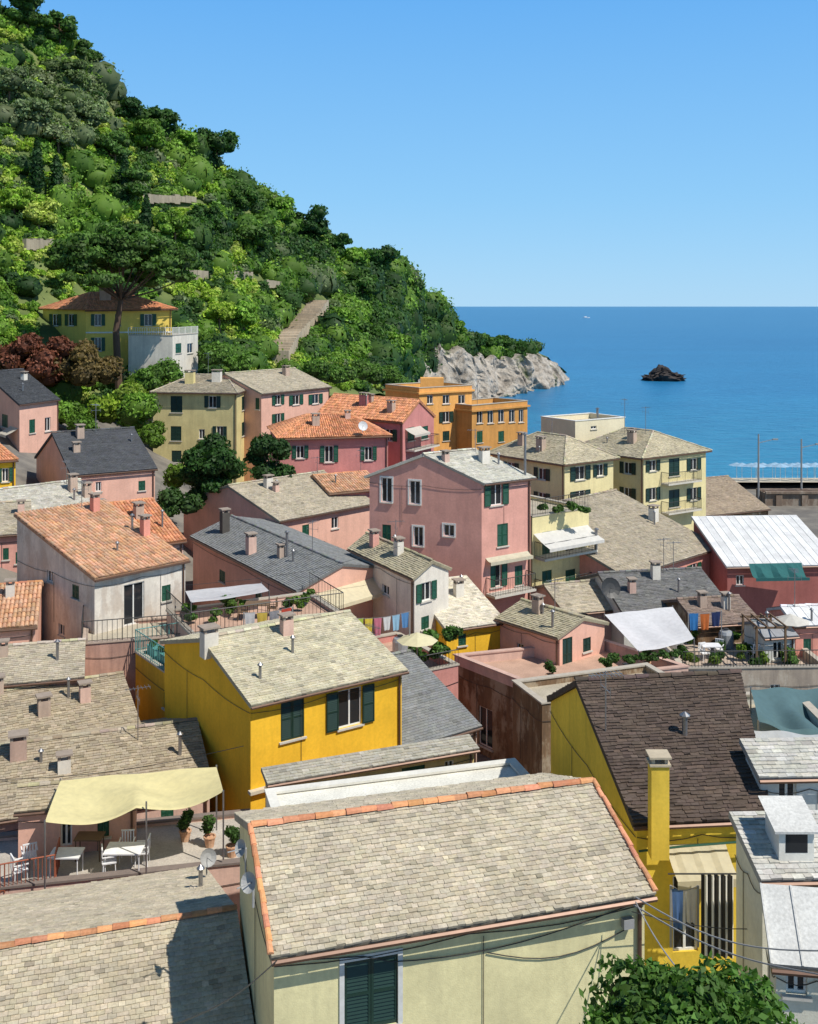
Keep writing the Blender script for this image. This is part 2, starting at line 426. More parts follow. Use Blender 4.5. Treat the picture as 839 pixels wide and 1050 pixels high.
        if 'closed' in style:
            for (a,b) in ((u0+.01,um-.005),(um+.005,u1-.01)):
                s=MB(); leaf(s,P,a,b,z0+.01,z1-.01,-.055,not far); s.build('shutter',sm,wo)
        if 'half' in style:
            s=MB(); leaf(s,P,u0+.01,um,z0+.01,z1-.01,-.055,not far); s.build('shutter',sm,wo)
            w=(u1-u0)/2; s=MB(); leaf(s,P,u1+.02,u1+w+.02,z0,z1,.035,not far); s.build('shutter',sm,wo)
    h=dict(root=rt,roof=ro,ext=ext,fi=fi,ze=ze,zb=zb,kind=kind,poly=poly,g=(E0,E1,B0,B1,R0,R1),par=parapet,cen=cen,name=name)
    ALLH.append(h); return h
def onroof(h,s,t,k=0):
    if h['kind']=='flat':
        p=h['poly']; return p[0].lerp(p[1],s).lerp(p[3].lerp(p[2],s),t)-UP*h['par']
    a,b,c,d=h['ext'][k]; return a.lerp(b,s).lerp(d.lerp(c,s),t)
def chimney(h,s,t,w=.5,d=.4,ht=.9,mat=None,k=0):
    p=onroof(h,s,t,k); E0,E1=h['g'][0],h['g'][1]; U=(E1-E0).normalized(); mat=mat or stucco((.55,.42,.33),.8)
    m=MB(); m.obox(p+UP*(ht/2-.25),w/2,d/2,ht/2+.25,U)
    m.build('chimney',mat,h['roof'])
    m=MB(); z=p+UP*(ht)
    for i in(-1,1):
        for j in(-1,1): m.obox(z+U*(i*(w/2-.06))+U.cross(UP)*(j*(d/2-.06))+UP*.09,.05,.05,.086,U)
    m.obox(z+UP*.215,w/2+.07,d/2+.07,.035,U)
    m.build('chimney_cap',plain((.33,.27,.22),.85),h['roof'])
def flue(h,s,t,r=.07,ht=.8,k=0):
    p=onroof(h,s,t,k); m=MB(); m.tube(p-UP*.2,p+UP*ht,r,8); m.lathe(p+UP*ht,[(r*1.1,.02),(r*1.9,.03),(r*1.9,.06),(.01,.16)],8); m.build('flue',METAL,h['roof'])
def antenna(h,s,t,ht=1.8,k=0,n=7,az=None):
    p=onroof(h,s,t,k); m=MB(); m.tube(p-UP*.1,p+UP*ht,.022,5)
    az=random.uniform(0,3) if az is None else az
    a=V((math.cos(az),math.sin(az),0)); b=V((-a.y,a.x,0))
    m.tube(p+UP*(ht-.1)-a*.5,p+UP*(ht-.1)+a*.5,.014,4)
    for i in range(n):
        q=p+UP*(ht-.1)+a*(-.45+.9*i/(n-1)); L=.16+.1*(i/(n-1)); m.tube(q-b*L,q+b*L,.009,4)
    q=p+UP*(ht-.5); m.tube(q-b*.35,q+b*.35,.012,4); 
    for i in(-1,1): m.tube(q+b*.35*i-UP*.15,q+b*.35*i+UP*.15,.01,4)
    m.build('antenna',METAL,h['root'])
def dish(h,p,r=.32,az=-1.0,mat=None):
    m=MB(); a=V((math.cos(az),math.sin(az),.4)).normalized(); s=a.cross(UP).normalized(); u=s.cross(a)
    P=[];fs=[];n=14
    for i,(rr,dd) in enumerate(((0.001,0),(r*.5,.02),(r*.85,.07),(r,.1))):
        for j in range(n): t=2*math.pi*j/n; P.append(p+a*dd+s*(rr*math.cos(t))+u*(rr*math.sin(t)))
    for i in range(3):
        for j in range(n): fs.append((i*n+j,i*n+(j+1)%n,(i+1)*n+(j+1)%n,(i+1)*n+j))
    m.add(P,fs); m.tube(p,p+a*.4-u*.1,.012,4); m.tube(p-a*.05,p-UP*.5-a*.05,.025,5); m.tube(p,p-a*.06,.03,5)
    m.build('satellite_dish',mat or plain((.6,.6,.6),.5),h['root'])
def railing_mesh(m,pts,hh=1.0,sp=.14,r=.012):
    for a,b in zip(pts[:-1],pts[1:]):
        L=(b-a).length; n=max(1,int(L/sp))
        m.tube(a+UP*hh,b+UP*hh,.025,5); m.tube(a+UP*.08,b+UP*.08,.015,4)
        for i in range(n+1):
            p=a.lerp(b,i/n); m.tube(p,p+UP*hh,r if i%8 else r*1.8,4)
def railing(h,pts,hh=1.0,mat=None,sp=.14,r=.012):
    m=MB(); railing_mesh(m,pts,hh,sp,r); return m.build('railing',mat or DARK,h['root'])
def balcony(h,face,x0,x1,y,dep=.9,mat=None,hh=.95):
    A,U,W,Nn=h['fi'][face]
    def hit(x,y):
        d=V(((x-CX)/F,1,-(y-HY)/F)); t=(A-CAM).dot(Nn)/d.dot(Nn); p=CAM+d*t; return (p-A).dot(U),p.z
    u0,z=hit(x0,y); u1,_=hit(x1,y); u0,u1=sorted((u0,u1))
    P=lambda u,z,d:A+U*u+Nn*d+UP*z
    m=MB(); m.obox(P((u0+u1)/2,z,dep/2+.003),(u1-u0)/2,dep/2,.07,U,Nn); b=m.build('balcony',plain((.6,.56,.48),.8),h['root'])
    m=MB(); railing_mesh(m,[P(u0+.04,z+.07,.02),P(u0+.04,z+.07,dep-.04),P(u1-.04,z+.07,dep-.04),P(u1-.04,z+.07,.02)],hh,.13); m.build('railing',mat or DARK,b)
def awning(parent,a,b,out,drop,mat,name='awning',sag=.06):
    m=MB(); n=10;mm=4; P=[];fs=[]
    for j in range(mm+1):
        for i in range(n+1):
            p=a.lerp(b,i/n)+out*(j/mm)-UP*(drop*j/mm+sag*math.sin(math.pi*j/mm)*(1+.5*math.sin(i*2.1))); P.append(p)
    for j in range(mm):
        for i in range(n): fs.append((j*(n+1)+i,j*(n+1)+i+1,(j+1)*(n+1)+i+1,(j+1)*(n+1)+i))
    m.add(P,fs)
    e=[P[mm*(n+1)+i] for i in range(n+1)]
    for i in range(n): m.poly(e[i],e[i+1],e[i+1]-UP*.2,e[i]-UP*.2)
    return m.build(name,mat,parent)
# ------------------------------------------------------------ foliage
def cubesphere(k=3):
    Vs=[];Q=[]
    for ax in range(3):
        for sg in(-1,1):
            n0=len(Vs)
            for i in range(k+1):
                for j in range(k+1):
                    a=-1+2*i/k;b=-1+2*j/k; p=[0,0,0]; p[ax]=sg;p[(ax+1)%3]=math.tan(a*math.pi/4);p[(ax+2)%3]=math.tan(b*math.pi/4)
                    v=np.array(p,float); Vs.append(v/np.linalg.norm(v))
            for i in range(k):
                for j in range(k): q=n0+i*(k+1)+j; Q.append([q,q+1,q+k+2,q+k+1])
    return np.array(Vs),np.array(Q)
CSV,CSQ=cubesphere(3)
def clumps(cs,rs,cols,nleaf,size,core=.8,var=.35,ck=.6):
    n=len(cs); VV=[];QQ=[];CC=[];off=0
    ns=CSV.shape[0]
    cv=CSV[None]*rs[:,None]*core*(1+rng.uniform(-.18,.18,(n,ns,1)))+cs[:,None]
    VV.append(cv.reshape(-1,3)); QQ.append((CSQ[None]+np.arange(n)[:,None,None]*ns).reshape(-1,4)); CC.append(np.repeat(cols*ck,len(CSQ),axis=0)); off=n*ns  # core colour darkened by ck: painted inner shade that gives the clump depth
    d=rng.normal(size=(n,nleaf,3)); d/=np.linalg.norm(d,axis=2,keepdims=True); d[...,2]=np.where(d[...,2]<-.35,-d[...,2],d[...,2])
    ph=rng.uniform(0,6.28,(n,1,3)); lump=1+.16*np.sin(d[...,0]*5+ph[...,0])*np.sin(d[...,1]*5+ph[...,1])+.1*np.sin(d[...,2]*8+ph[...,2])
    rad=rng.uniform(.78,1.08,(n,nleaf))*lump
    c=cs[:,None]+d*rs[:,None]*rad[...,None]
    nrm=d+rng.normal(size=d.shape)*.6; nrm/=np.linalg.norm(nrm,axis=2,keepdims=True)
    t=np.cross(nrm,rng.normal(size=d.shape)); t/=np.linalg.norm(t,axis=2,keepdims=True); b=np.cross(nrm,t)
    sz=size*rng.uniform(.6,1.3,(n,nleaf,1)) if np.isscalar(size) else size[:,None,None]*rng.uniform(.6,1.3,(n,nleaf,1))
    a_=t*sz; b_=b*sz*.6
    vv=np.stack([c-a_,c-b_+a_*.15,c+a_,c+b_-a_*.1],axis=2).reshape(-1,3)
    VV.append(vv); m=n*nleaf; QQ.append(np.arange(m*4).reshape(-1,4)+off)
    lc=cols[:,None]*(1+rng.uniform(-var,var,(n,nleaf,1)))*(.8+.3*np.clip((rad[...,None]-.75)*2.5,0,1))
    CC.append(lc.reshape(-1,3))
    return np.concatenate(VV),np.concatenate(QQ),np.clip(np.concatenate(CC),0,1)
def tree(name,label,base,ht,cr,cz,col,nl=22,leaf_n=260,size=.16,group=None,trunk_r=.15,flatz=.8,cat='tree',spread=.75,core=.75):
    rt=empty(name,base,label,cat,group)
    m=MB(); top=base+UP*ht; mid=base.lerp(top,.5)+V((random.uniform(-.1,.1)*ht*.3,random.uniform(-.1,.1)*ht*.3,0))
    m.tube(base-UP*.3,mid,trunk_r,8,trunk_r*.75); m.tube(mid,top,trunk_r*.75,8,trunk_r*.5)
    cs=[];rs=[]
    for i in range(nl):
        a=random.uniform(0,6.28); r=cr*spread*math.sqrt(random.random()); zz=random.uniform(-.7,.8)*cz*math.sqrt(max(.05,1-(r/cr)**2))
        c=top+V((math.cos(a)*r,math.sin(a)*r,zz)); q=random.uniform(.24,.45)*cr
        cs.append(c);rs.append((q,q,q*flatz))
        if i<9: m.tube(mid.lerp(top,random.uniform(.3,1)),c,trunk_r*.35,5,trunk_r*.12)
    m.build('trunk',WOOD,rt)
    cols=np.array([np.array(col)*random.uniform(.75,1.35) for _ in cs])
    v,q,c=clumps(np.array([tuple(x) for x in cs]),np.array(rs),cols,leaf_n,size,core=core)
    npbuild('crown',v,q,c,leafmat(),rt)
    return rt
# ------------------------------------------------------------ setting: sea, ground, hill
def seamat():
    m,nt,b=newmat('sea'); t=N(nt,'ShaderNodeTexCoord'); sp=N(nt,'ShaderNodeSeparateXYZ'); nt.links.new(t.outputs['Object'],sp.inputs[0])
    mr=N(nt,'ShaderNodeMapRange'); mr.inputs[1].default_value=140; mr.inputs[2].default_value=1500; nt.links.new(sp.outputs[1],mr.inputs[0])
    r=N(nt,'ShaderNodeValToRGB'); e=r.color_ramp.elements; e[0].position=0; e[0].color=(.03,.23,.38,1); e[1].position=1; e[1].color=(.03,.17,.34,1)
    x=e.new(.12); x.color=(.018,.175,.36,1); x=e.new(.4); x.color=(.02,.16,.34,1)
    nt.links.new(mr.outputs[0],r.inputs[0])
    mp=N(nt,'ShaderNodeMapping'); mp.inputs['Scale'].default_value=(.006,.02,1); nt.links.new(t.outputs['Object'],mp.inputs[0])
    f=ramp(nt,noisen(nt,1,5,mp.outputs[0]),.35,(.82,.87,.92,1),.65,(1.12,1.08,1.06,1)).outputs[0]
    a=mixc(nt,1.0,r.outputs[0],f,'MULTIPLY')
    mp3=N(nt,'ShaderNodeMapping'); mp3.inputs['Scale'].default_value=(.12,.45,1); nt.links.new(t.outputs['Object'],mp3.inputs[0])
    f=ramp(nt,noisen(nt,1,6,mp3.outputs[0],.7),.35,(.68,.75,.82,1),.7,(1.3,1.22,1.13,1)).outputs[0]
    a=mixc(nt,1.0,a,f,'MULTIPLY'); nt.links.new(a,b.inputs['Base Color'])
    b.inputs['Roughness'].default_value=.3; b.inputs['Specular IOR Level'].default_value=.28
    mp2=N(nt,'ShaderNodeMapping'); mp2.inputs['Scale'].default_value=(.25,.5,1); nt.links.new(t.outputs['Object'],mp2.inputs[0])
    bump(nt,b,noisen(nt,1,8,mp2.outputs[0]),.7,1.2)
    return m
m=MB(); m.poly(V((-60000,100,0)),V((60000,100,0)),V((60000,90000,0)),V((-60000,90000,0)))
me=bpy.data.meshes.new('sea'); me.from_pydata(m.v,[],m.f); me.materials.append(seamat()); o=bpy.data.objects.new('sea',me); COL.objects.link(o); tag(o,kind='structure')
def groundmat(key,c1,c2,sc=.5):
    m,nt,b=newmat(key); co=coords(nt); f=noisen(nt,sc,7,co)
    r=ramp(nt,f,.35,c4(c1),.65,c4(c2)).outputs[0]; nt.links.new(r,b.inputs['Base Color']); b.inputs['Roughness'].default_value=.95
    bump(nt,b,noisen(nt,6,5,co),.5,.05); return m
m=MB(); nx,ny=60,60
for j in range(ny+1):
    for i in range(nx+1):
        x=-110+220*i/nx; y=-60+225*j/ny; m.v.append((x,y,ground(x,y)))
for j in range(ny):
    for i in range(nx): q=j*(nx+1)+i; m.f.append((q,q+1,q+nx+2,q+nx+1)); m.c.append((1,1,1))
tag(m.build('ground',groundmat('paving',(.12,.11,.10),(.22,.2,.17)),None,True),kind='structure')
px_=[-300,-100,0,60,130,200,260,330,400,425,445,475,510,545,565,580]
fo=[(380,90),(410,95),(425,100),(425,105),(425,112),(415,120),(412,128),(410,140),(412,165),(416,260),(414,275),(410,286),(404,305),(396,335),(392,352),(390,362)]
mi=[(150,130),(190,140),(205,145),(235,148),(260,152),(285,157),(308,168),(330,188),(346,220),(350,268),(355,283),(362,294),(369,312),(364,341),(371,356),(387,366)]
ri=[(-150,160),(-60,170),(14,180),(50,186),(118,192),(160,200),(205,210),(248,225),(290,250),(308,272),(324,286),(350,305),(360,325),(360,350),(369,360),(387,369)]
def rowp(arr,x):
    y=np.interp(x,px_,[a[0] for a in arr]); Yv=np.interp(x,px_,[a[1] for a in arr]); return pt(x,y,Yv)
def hp(x,v):
    if v<=1: p=rowp(fo,x).lerp(rowp(mi,x),v)
    elif v<=2: p=rowp(mi,x).lerp(rowp(ri,x),v-1)
    else:
        r=rowp(ri,x); b=r+V((20,70,-r.z-4)); p=r.lerp(b,(v-2)**1.3)
    return p
def hpn(x,v):
    p=hp(x,v); k=1.0 if x<430 else .3
    rg=max(0,1-abs(v-2)/.5)*k
    return p+UP*(noise.noise(p*.05)*3*k+noise.noise(p*.2)*.8*k+rg*noise.noise(V((x*.03,3.3,0)))*3.0)
def hill_at(x,y):
    lo=0;hi=2
    for _ in range(30):
        md=(lo+hi)/2; p=hpn(x,md); yy=HY+(H-p.z)*F/p.y
        if yy>y: lo=md
        else: hi=md
    return hpn(x,lo)
m=MB(); nx,nv=160,60
for j in range(nv+1):
    for i in range(nx+1):
        x=-300+862*i/nx; v=3*j/nv; p=hpn(x,v)
        k=min(1,max(0,(x-418)/12))
        p=p+V((-2,7,-2.2))*(k*max(0,min(1,(1.5-v)/.5)))
        m.v.append(tuple(p))
for j in range(nv):
    for i in range(nx): q=j*(nx+1)+i; m.f.append((q,q+1,q+nx+2,q+nx+1)); m.c.append((1,1,1))
tag(m.build('hill',groundmat('hill_ground',(.05,.09,.02),(.17,.2,.06),.12),None,True),kind='structure')
def rock_mat():
    m,nt,b=newmat('cliff_rock'); co=coords(nt); f=noisen(nt,.22,9,co,.72)
    r=N(nt,'ShaderNodeValToRGB'); e=r.color_ramp.elements; e[0].position=.34;e[0].color=(.14,.12,.10,1);e[1].position=.7;e[1].color=(.66,.61,.54,1); x=e.new(.48);x.color=(.42,.37,.31,1)
    nt.links.new(f,r.inputs[0]); a=r.outputs[0]
    g=ramp(nt,noisen(nt,.12,6,co,.6),.57,(0,0,0,1),.64,(.8,.8,.8,1)).outputs[0]; a=mixc(nt,g,a,(.08,.12,.03))
    nt.links.new(a,b.inputs['Base Color']); b.inputs['Roughness'].default_value=.95; bump(nt,b,noisen(nt,.8,8,co,.7),1,1.2); return m
m=MB(); nx,nv=260,70
def ridged(p): return (1-abs(noise.noise(p))*2)
for j in range(nv+1):
    for i in range(nx+1):
        x=424+160*i/nx; v=-.08+1.45*j/nv; p=hp(x,max(0,min(2,v))) if v>=0 else hp(x,0)-UP*2
        vv=max(0,min(1,v))
        dd=(1-vv)*4*(.6+noise.noise(V((x*.05,1,1))))+ridged(V((p.x*.06,p.y*.06,p.z*.03)))*5.5+ridged(V((p.x*.16,p.y*.16,p.z*.08))+V((3,3,3)))*2.8+ridged(p*.5)*.8
        if v>1: dd*=max(0,1-(v-1)*4); 
        k=min(1,(584-x)/20)*min(1,(x-420)/10)
        p=p+V((.45,-1,0)).normalized()*(dd*k)+UP*((noise.noise(p*.3)*1.0+ridged(p*.12)*1.6*vv-.8*vv)*k-(.0 if v<1.15 else (v-1.15)*16)); m.v.append(tuple(p))
for j in range(nv):
    for i in range(nx): q=j*(nx+1)+i; m.f.append((q,q+1,q+nx+2,q+nx+1)); m.c.append((1,1,1))
RM=rock_mat(); tag(m.build('cliff',RM,None),kind='structure')
V4,Q4=cubesphere(6)
for (x,y,r) in ((556,393,1.6),(566,391,2.0),(575,390,1.4),(516,406,2.2),(535,401,1.8),(500,408,2.0),(545,397,2.0),(525,404,1.4)):
    c=lev(x,y,0.0); m=MB(); P=[]
    for v in V4: d=V(v); P.append(c+V((d.x*r*1.6,d.y*r,d.z*r*.6))*(1+.6*noise.noise(d*1.7+V((x,y,0)))+.3*noise.noise(d*5+V((x,y,0)))))
    m.add(P,[tuple(q) for q in Q4]); tag(m.build('boulder',RM,None),'pale boulder at the waterline below the headland cliff','rock','boulders along the cliff foot')
V6,Q6=cubesphere(18); c=lev(681,390,0); P=[]
for v in V6:
    d=V(v); k=1+.22*noise.noise(d*2.1+V((5,1,2)))+.28*noise.noise(d*5+V((1,7,2)))+.2*noise.noise(d*11)
    sx_=abs(d.x)**.7*(1 if d.x>0 else -1); p=V((sx_*6.6*k,d.y*5*k,(abs(d.z)**.6*(1 if d.z>0 else -1))*2.9*k))
    pk=max(0,1-abs(p.x+.6)/3.6)**.6
    if p.z>0: p.z=p.z*(.75+.95*pk)
    P.append(c+p)
m=MB(); m.add(P,[tuple(q) for q in Q6]); 
ms,nt,b=newmat('dark_rock'); rr=ramp(nt,noisen(nt,.6,8,coords(nt)),.35,(.012,.011,.012,1),.75,(.09,.07,.06,1)).outputs[0]; nt.links.new(rr,b.inputs['Base Color']); b.inputs['Roughness'].default_value=.9; bump(nt,b,noisen(nt,1.5,6,coords(nt)),1,.5)
tag(m.build('sea_stack',ms,None),'dark jagged rock standing alone in the sea off the headland','rock')
def boat(x,y,L,label):
    c=lev(x,y,0); rt=empty('boat',c,label,'boat'); m=MB(); P=[];n=9
    for i in range(n):
        t=i/(n-1); w=L*.15*math.sin(math.pi*min(1,.25+t*.75))**.7*(1 if t<.98 else .05); zt=L*.07+L*.05*t
        for (s,z) in((-1,zt),(-.7,-.1),(.7,-.1),(1,zt)): P.append(c+V((-L/2+L*t,s*w,z)))
    fs=[(4*i+k,4*i+k+1,4*i+k+5,4*i+k+4) for i in range(n-1) for k in range(3)]+[(4*i,4*i+4,4*i+7,4*i+3) for i in range(n-1)]+[(0,1,2,3)]
    m.add(P,fs); m.build('hull',plain((.85,.85,.85),.4),rt)
    m=MB(); m.obox(c+V((-L*.05,0,L*.15)),L*.17,L*.09,L*.07); m.build('cabin',plain((.8,.8,.82),.4),rt)
boat(601,326,16,'white motorboat far out below the horizon')
m=MB()
for i in range(30):
    x0=10+i*3; x1=x0+3; m.poly(V((x0,131,3.5)),V((x1,131,3.5)),V((x1,150,1.0)),V((x0,150,1.0))); m.poly(V((x0,150,1.0)),V((x1,150,1.0)),V((x1,160,-.6)),V((x0,160,-.6)))
tag(m.build('beach',groundmat('sand',(.45,.38,.28),(.6,.52,.4),2),None),kind='structure')
def parasol_proto(c,colr):
    rt=empty('beach_parasol',c,'pale blue beach parasol in the rows on the beach','parasol','pale blue parasols in rows on the beach')
    m=MB(); m.tube(c,c+UP*2.1,.03,5); m.build('pole',WHITE,rt)
    m=MB(); n=8
    P=[c+UP*2.25]+[c+V((math.cos(2*math.pi*i/n)*1.1,math.sin(2*math.pi*i/n)*1.1,1.85)) for i in range(n)]
    m.add(P,[(0,1+i,1+(i+1)%n) for i in range(n)]); m.build('canopy',colr,rt); return rt
pr=parasol_proto(V((44,144,1.8)),cloth((.35,.55,.75)))
for r_ in range(4):
    for i in range(15):
        if r_==0 and i==0: continue
        n_=pr.copy(); COL.objects.link(n_); n_.location=V((44+i*2.7+random.uniform(-.3,.3),144-r_*3.0,1.8+r_*.4))
        for ch in pr.children: c_=ch.copy(); COL.objects.link(c_); c_.parent=n_
m=MB(); m.obox(V((72,122,.4)),32,1.6,3.6)
for i in range(22): m.obox(V((41.5+i*2.9,120.3,.6)),.35,.12,3.2)
m.obox(V((72,120.35,4.1)),32,.2,.12); tag(m.build('railway_wall',stucco((.26,.19,.14),.8,(.36,.3,.24)),None),'long brown stone retaining wall with buttresses beside the beach','wall')
m=MB()
for k in(0,.9): m.tube(V((40,122-.6+k,4.06)),V((104,122-.6+k,4.06)),.06,4)
tag(m.build('railway_rail',COPPER,None),'pair of railway rails running along the top of the brown retaining wall','rail')
for (x,y0,y1,Y) in ((778,445,520,121.6),(822,450,520,122.6)):
    a=pt(x,y1,Y);b=pt(x,y0,Y); m=MB(); m.tube(a-UP*1,b,.13,6,.08); m.tube(b-UP*1,b-UP*.6+V((1.8,0,0)),.05,4); m.obox(b-UP*.6+V((1.9,0,0)),.3,.12,.08)
    tag(m.build('catenary_mast',GREY,None),'tall grey railway mast by the beach, '+('the left one of two' if x<800 else 'the right one of two near the frame edge'),'mast')
# ------------------------------------------------------------ vegetation
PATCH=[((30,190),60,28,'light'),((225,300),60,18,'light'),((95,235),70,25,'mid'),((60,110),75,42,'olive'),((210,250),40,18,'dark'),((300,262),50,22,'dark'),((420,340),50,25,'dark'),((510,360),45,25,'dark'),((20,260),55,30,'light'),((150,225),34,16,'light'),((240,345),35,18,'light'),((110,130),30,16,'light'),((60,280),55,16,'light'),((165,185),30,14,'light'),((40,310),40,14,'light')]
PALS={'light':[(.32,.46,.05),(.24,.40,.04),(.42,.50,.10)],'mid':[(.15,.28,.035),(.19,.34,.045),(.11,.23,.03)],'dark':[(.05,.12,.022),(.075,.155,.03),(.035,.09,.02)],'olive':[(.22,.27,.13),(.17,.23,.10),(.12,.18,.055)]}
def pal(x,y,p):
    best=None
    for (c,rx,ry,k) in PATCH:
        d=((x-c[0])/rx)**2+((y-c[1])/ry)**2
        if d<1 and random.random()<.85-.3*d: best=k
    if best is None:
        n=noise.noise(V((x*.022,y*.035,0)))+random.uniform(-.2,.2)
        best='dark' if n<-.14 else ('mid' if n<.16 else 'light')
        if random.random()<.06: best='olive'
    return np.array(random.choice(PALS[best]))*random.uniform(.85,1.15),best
def pathdist(x,y):
    pts=[(328,318),(318,330),(300,348),(285,372)]; d=1e9
    for a,b in zip(pts[:-1],pts[1:]):
        t=max(0,min(1,((x-a[0])*(b[0]-a[0])+(y-a[1])*(b[1]-a[1]))/((b[0]-a[0])**2+(b[1]-a[1])**2))); d=min(d,math.hypot(x-a[0]-t*(b[0]-a[0]),y-a[1]-t*(b[1]-a[1])))
    return d
cs=[];rs=[];cl=[]
tries=0
while len(cs)<5200 and tries<36000:
    tries+=1; u_=random.random()
    if u_<.78: x=random.uniform(-110,425); v=random.uniform(.02,2.12)
    elif u_<.87: x=random.uniform(396,428); v=random.uniform(0.3,2.1)
    elif u_<.91: x=random.uniform(425,482); v=random.uniform(0.35,1.2)
    else: x=random.uniform(425,548); v=random.uniform(1.1 if x>455 else .9,2.1)
    p=hpn(x,v); sx=CX+p.x/p.y*F; sy=HY+(H-p.z)/p.y*F
    if sy<-60: continue
    if pathdist(sx,sy+4)<13 and v<1.7: continue
    if 35<sx<215 and 292<sy<385 and p.y<150: 
        if p.y<130 or random.random()<.5: continue
    if 145<sx<200 and 206<sy<217: continue
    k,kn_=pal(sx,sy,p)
    big=random.random()
    s=(.5+.42*random.random()+(1.2*random.random() if (big<.12 and kn_!='light') else 0))*(.0085*p.y+.25)
    if kn_=='light': s*=.75
    if x>455: s*=.62
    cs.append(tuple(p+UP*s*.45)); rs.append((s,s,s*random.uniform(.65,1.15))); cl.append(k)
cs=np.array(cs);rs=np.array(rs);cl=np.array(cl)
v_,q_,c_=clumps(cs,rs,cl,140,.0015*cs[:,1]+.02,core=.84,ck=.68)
tag(npbuild('hillside_shrubs',v_,q_,c_,leafmat()),'dense green shrubs and low trees covering the hillside','shrubs',kind='stuff')
HT=[(28,25,3.8,'dark'),(62,42,3.6,'dark'),(88,50,3.0,'dark'),(105,85,2.6,'mid'),(132,205,3.6,'dark'),(150,150,3.6,'mid'),(118,165,3.2,'dark'),(190,158,3.4,'mid'),(222,160,4.4,'dark'),(245,190,2.6,'dark'),(250,215,3.2,'dark'),(215,240,3.3,'dark'),(180,245,3.0,'mid'),(265,255,3.4,'dark'),(292,225,3.4,'mid'),(318,240,4.2,'dark'),(345,258,3.4,'dark'),(365,272,3.6,'mid'),(392,280,5.0,'dark'),(372,300,3.6,'dark'),(415,312,4.6,'dark'),(440,330,4.6,'dark'),(462,345,4.0,'mid'),(350,335,2.8,'mid'),(380,350,3,'dark'),(250,335,2.6,'mid'),(225,330,2.2,'light'),(60,150,3.0,'olive'),(95,130,3.4,'olive'),(30,130,3.2,'olive'),(10,100,3.6,'olive'),(70,90,3.4,'olive'),(40,230,2.6,'light'),(15,215,2.4,'light'),(486,352,3.4,'dark'),(500,352,4.2,'dark'),(514,352,4.0,'dark'),(530,354,3.0,'dark'),(430,350,3.0,'dark'),(405,360,3.0,'mid'),(130,118,2.8,'dark'),(165,132,3.2,'dark')]
kn={'dark':'dark green bushy tree standing out among the shrubs of the hillside','mid':'mid green round tree standing out among the shrubs of the hillside','olive':'grey green olive tree on the upper left of the hillside','light':'pale yellow green tree on the sunny terraces of the hillside'}
for (x,y,r,k) in HT:
    p=hill_at(x,y+12)
    lab=kn[k]; 
    if y<60: lab='dark tree on the skyline at the top left of the hill'
    if x>480: lab='dark pine on top of the rocky headland above the cliff'
    lone=(x,y)==(392,280)
    if lone: lab='flat topped dark pine leaning out on the skyline at the seaward end of the hill'
    grp={'dark':'dark trees on the hillside','mid':'mid green trees on the hillside','olive':'olive trees on the hillside','light':'pale trees on the terraces'}[k]
    if y<60: grp='skyline trees at the hill top'
    if x>480: grp='pines on the headland'
    tree('pine_tree' if x>480 or lone else 'hillside_tree',lab,p,r*(.9 if x>480 else 1.15),r,r*(.45 if lone or x>480 else .75),np.array(random.choice(PALS[k])),nl=16,leaf_n=160,size=.0017*p.y,group=None if lone else grp,trunk_r=.22)
for (x,y,h_) in((38,205,8),(58,210,6.5),(128,215,8),(150,245,6),(205,135,5)):
    p=hill_at(x,y); rt=empty('cypress_tree',p,'narrow dark cypress rising from the hillside terraces','tree','cypresses on the hillside'); m=MB(); m.tube(p-UP,p+UP*h_*.4,.15,6); m.build('trunk',WOOD,rt)
    cc=np.array([tuple(p+UP*(h_*(.2+.75*i/6))) for i in range(7)]); rr=np.array([(w,w,h_*.13) for w in (.8,1.0,1.0,.9,.75,.55,.3)]); v,q,c=clumps(cc,rr,np.array([(.03,.08,.022)]*7),140,.3); npbuild('crown',v,q,c,leafmat(),rt)
b0=pt(122,372,114); rt=empty('umbrella_pine',b0,'large umbrella pine with spreading flat crown in front of the hillside villa','tree')
m=MB(); t1=pt(119,340,114);t2=pt(124,308,114); m.tube(b0-UP*3,t1,.42,8,.36);m.tube(t1,t2,.36,8,.28)
cc=[];rr=[]
for i in range(120):
    a=random.uniform(0,6.28);r=7.2*math.sqrt(random.random()); c=pt(126,264,114)+V((math.cos(a)*r,math.sin(a)*r*.9,3.4*(1-(r/7.2)**2)-.4+random.uniform(-2.6,.4)))
    cc.append(tuple(c)); s=random.uniform(.7,1.5); rr.append((s*1.25,s*1.25,s*.7))
    if i<22: mid=t2.lerp(V(c),.5)-UP*.2; m.tube(t2,mid,.13,5,.08); m.tube(mid,V(c),.08,5,.04)
m.build('trunk',plain((.10,.06,.04),.9),rt)
v,q,c=clumps(np.array(cc),np.array(rr),np.array([np.array((.085,.17,.03))*random.uniform(.6,1.45) for _ in cc]),200,.22,core=.7); npbuild('crown',v,q,c,leafmat(),rt)
def bush(name,label,c,r,rz,col,n=6,leaf_n=260,size=.18,group=None,cat='shrub'):
    cc=[];rr=[]
    for i in range(n):
        a=random.uniform(0,6.28);q=r*.6*math.sqrt(random.random()); s=r*random.uniform(.4,.6); cc.append(tuple(c+V((math.cos(a)*q,math.sin(a)*q,rz*random.uniform(.2,.8))))); rr.append((s,s,s*.85))
    v,q,cl_=clumps(np.array(cc),np.array(rr),np.array([np.array(col)*random.uniform(.7,1.3) for _ in cc]),leaf_n,size)
    return tag(npbuild(name,v,q,cl_,leafmat(),None,origin=c),label,cat,group)
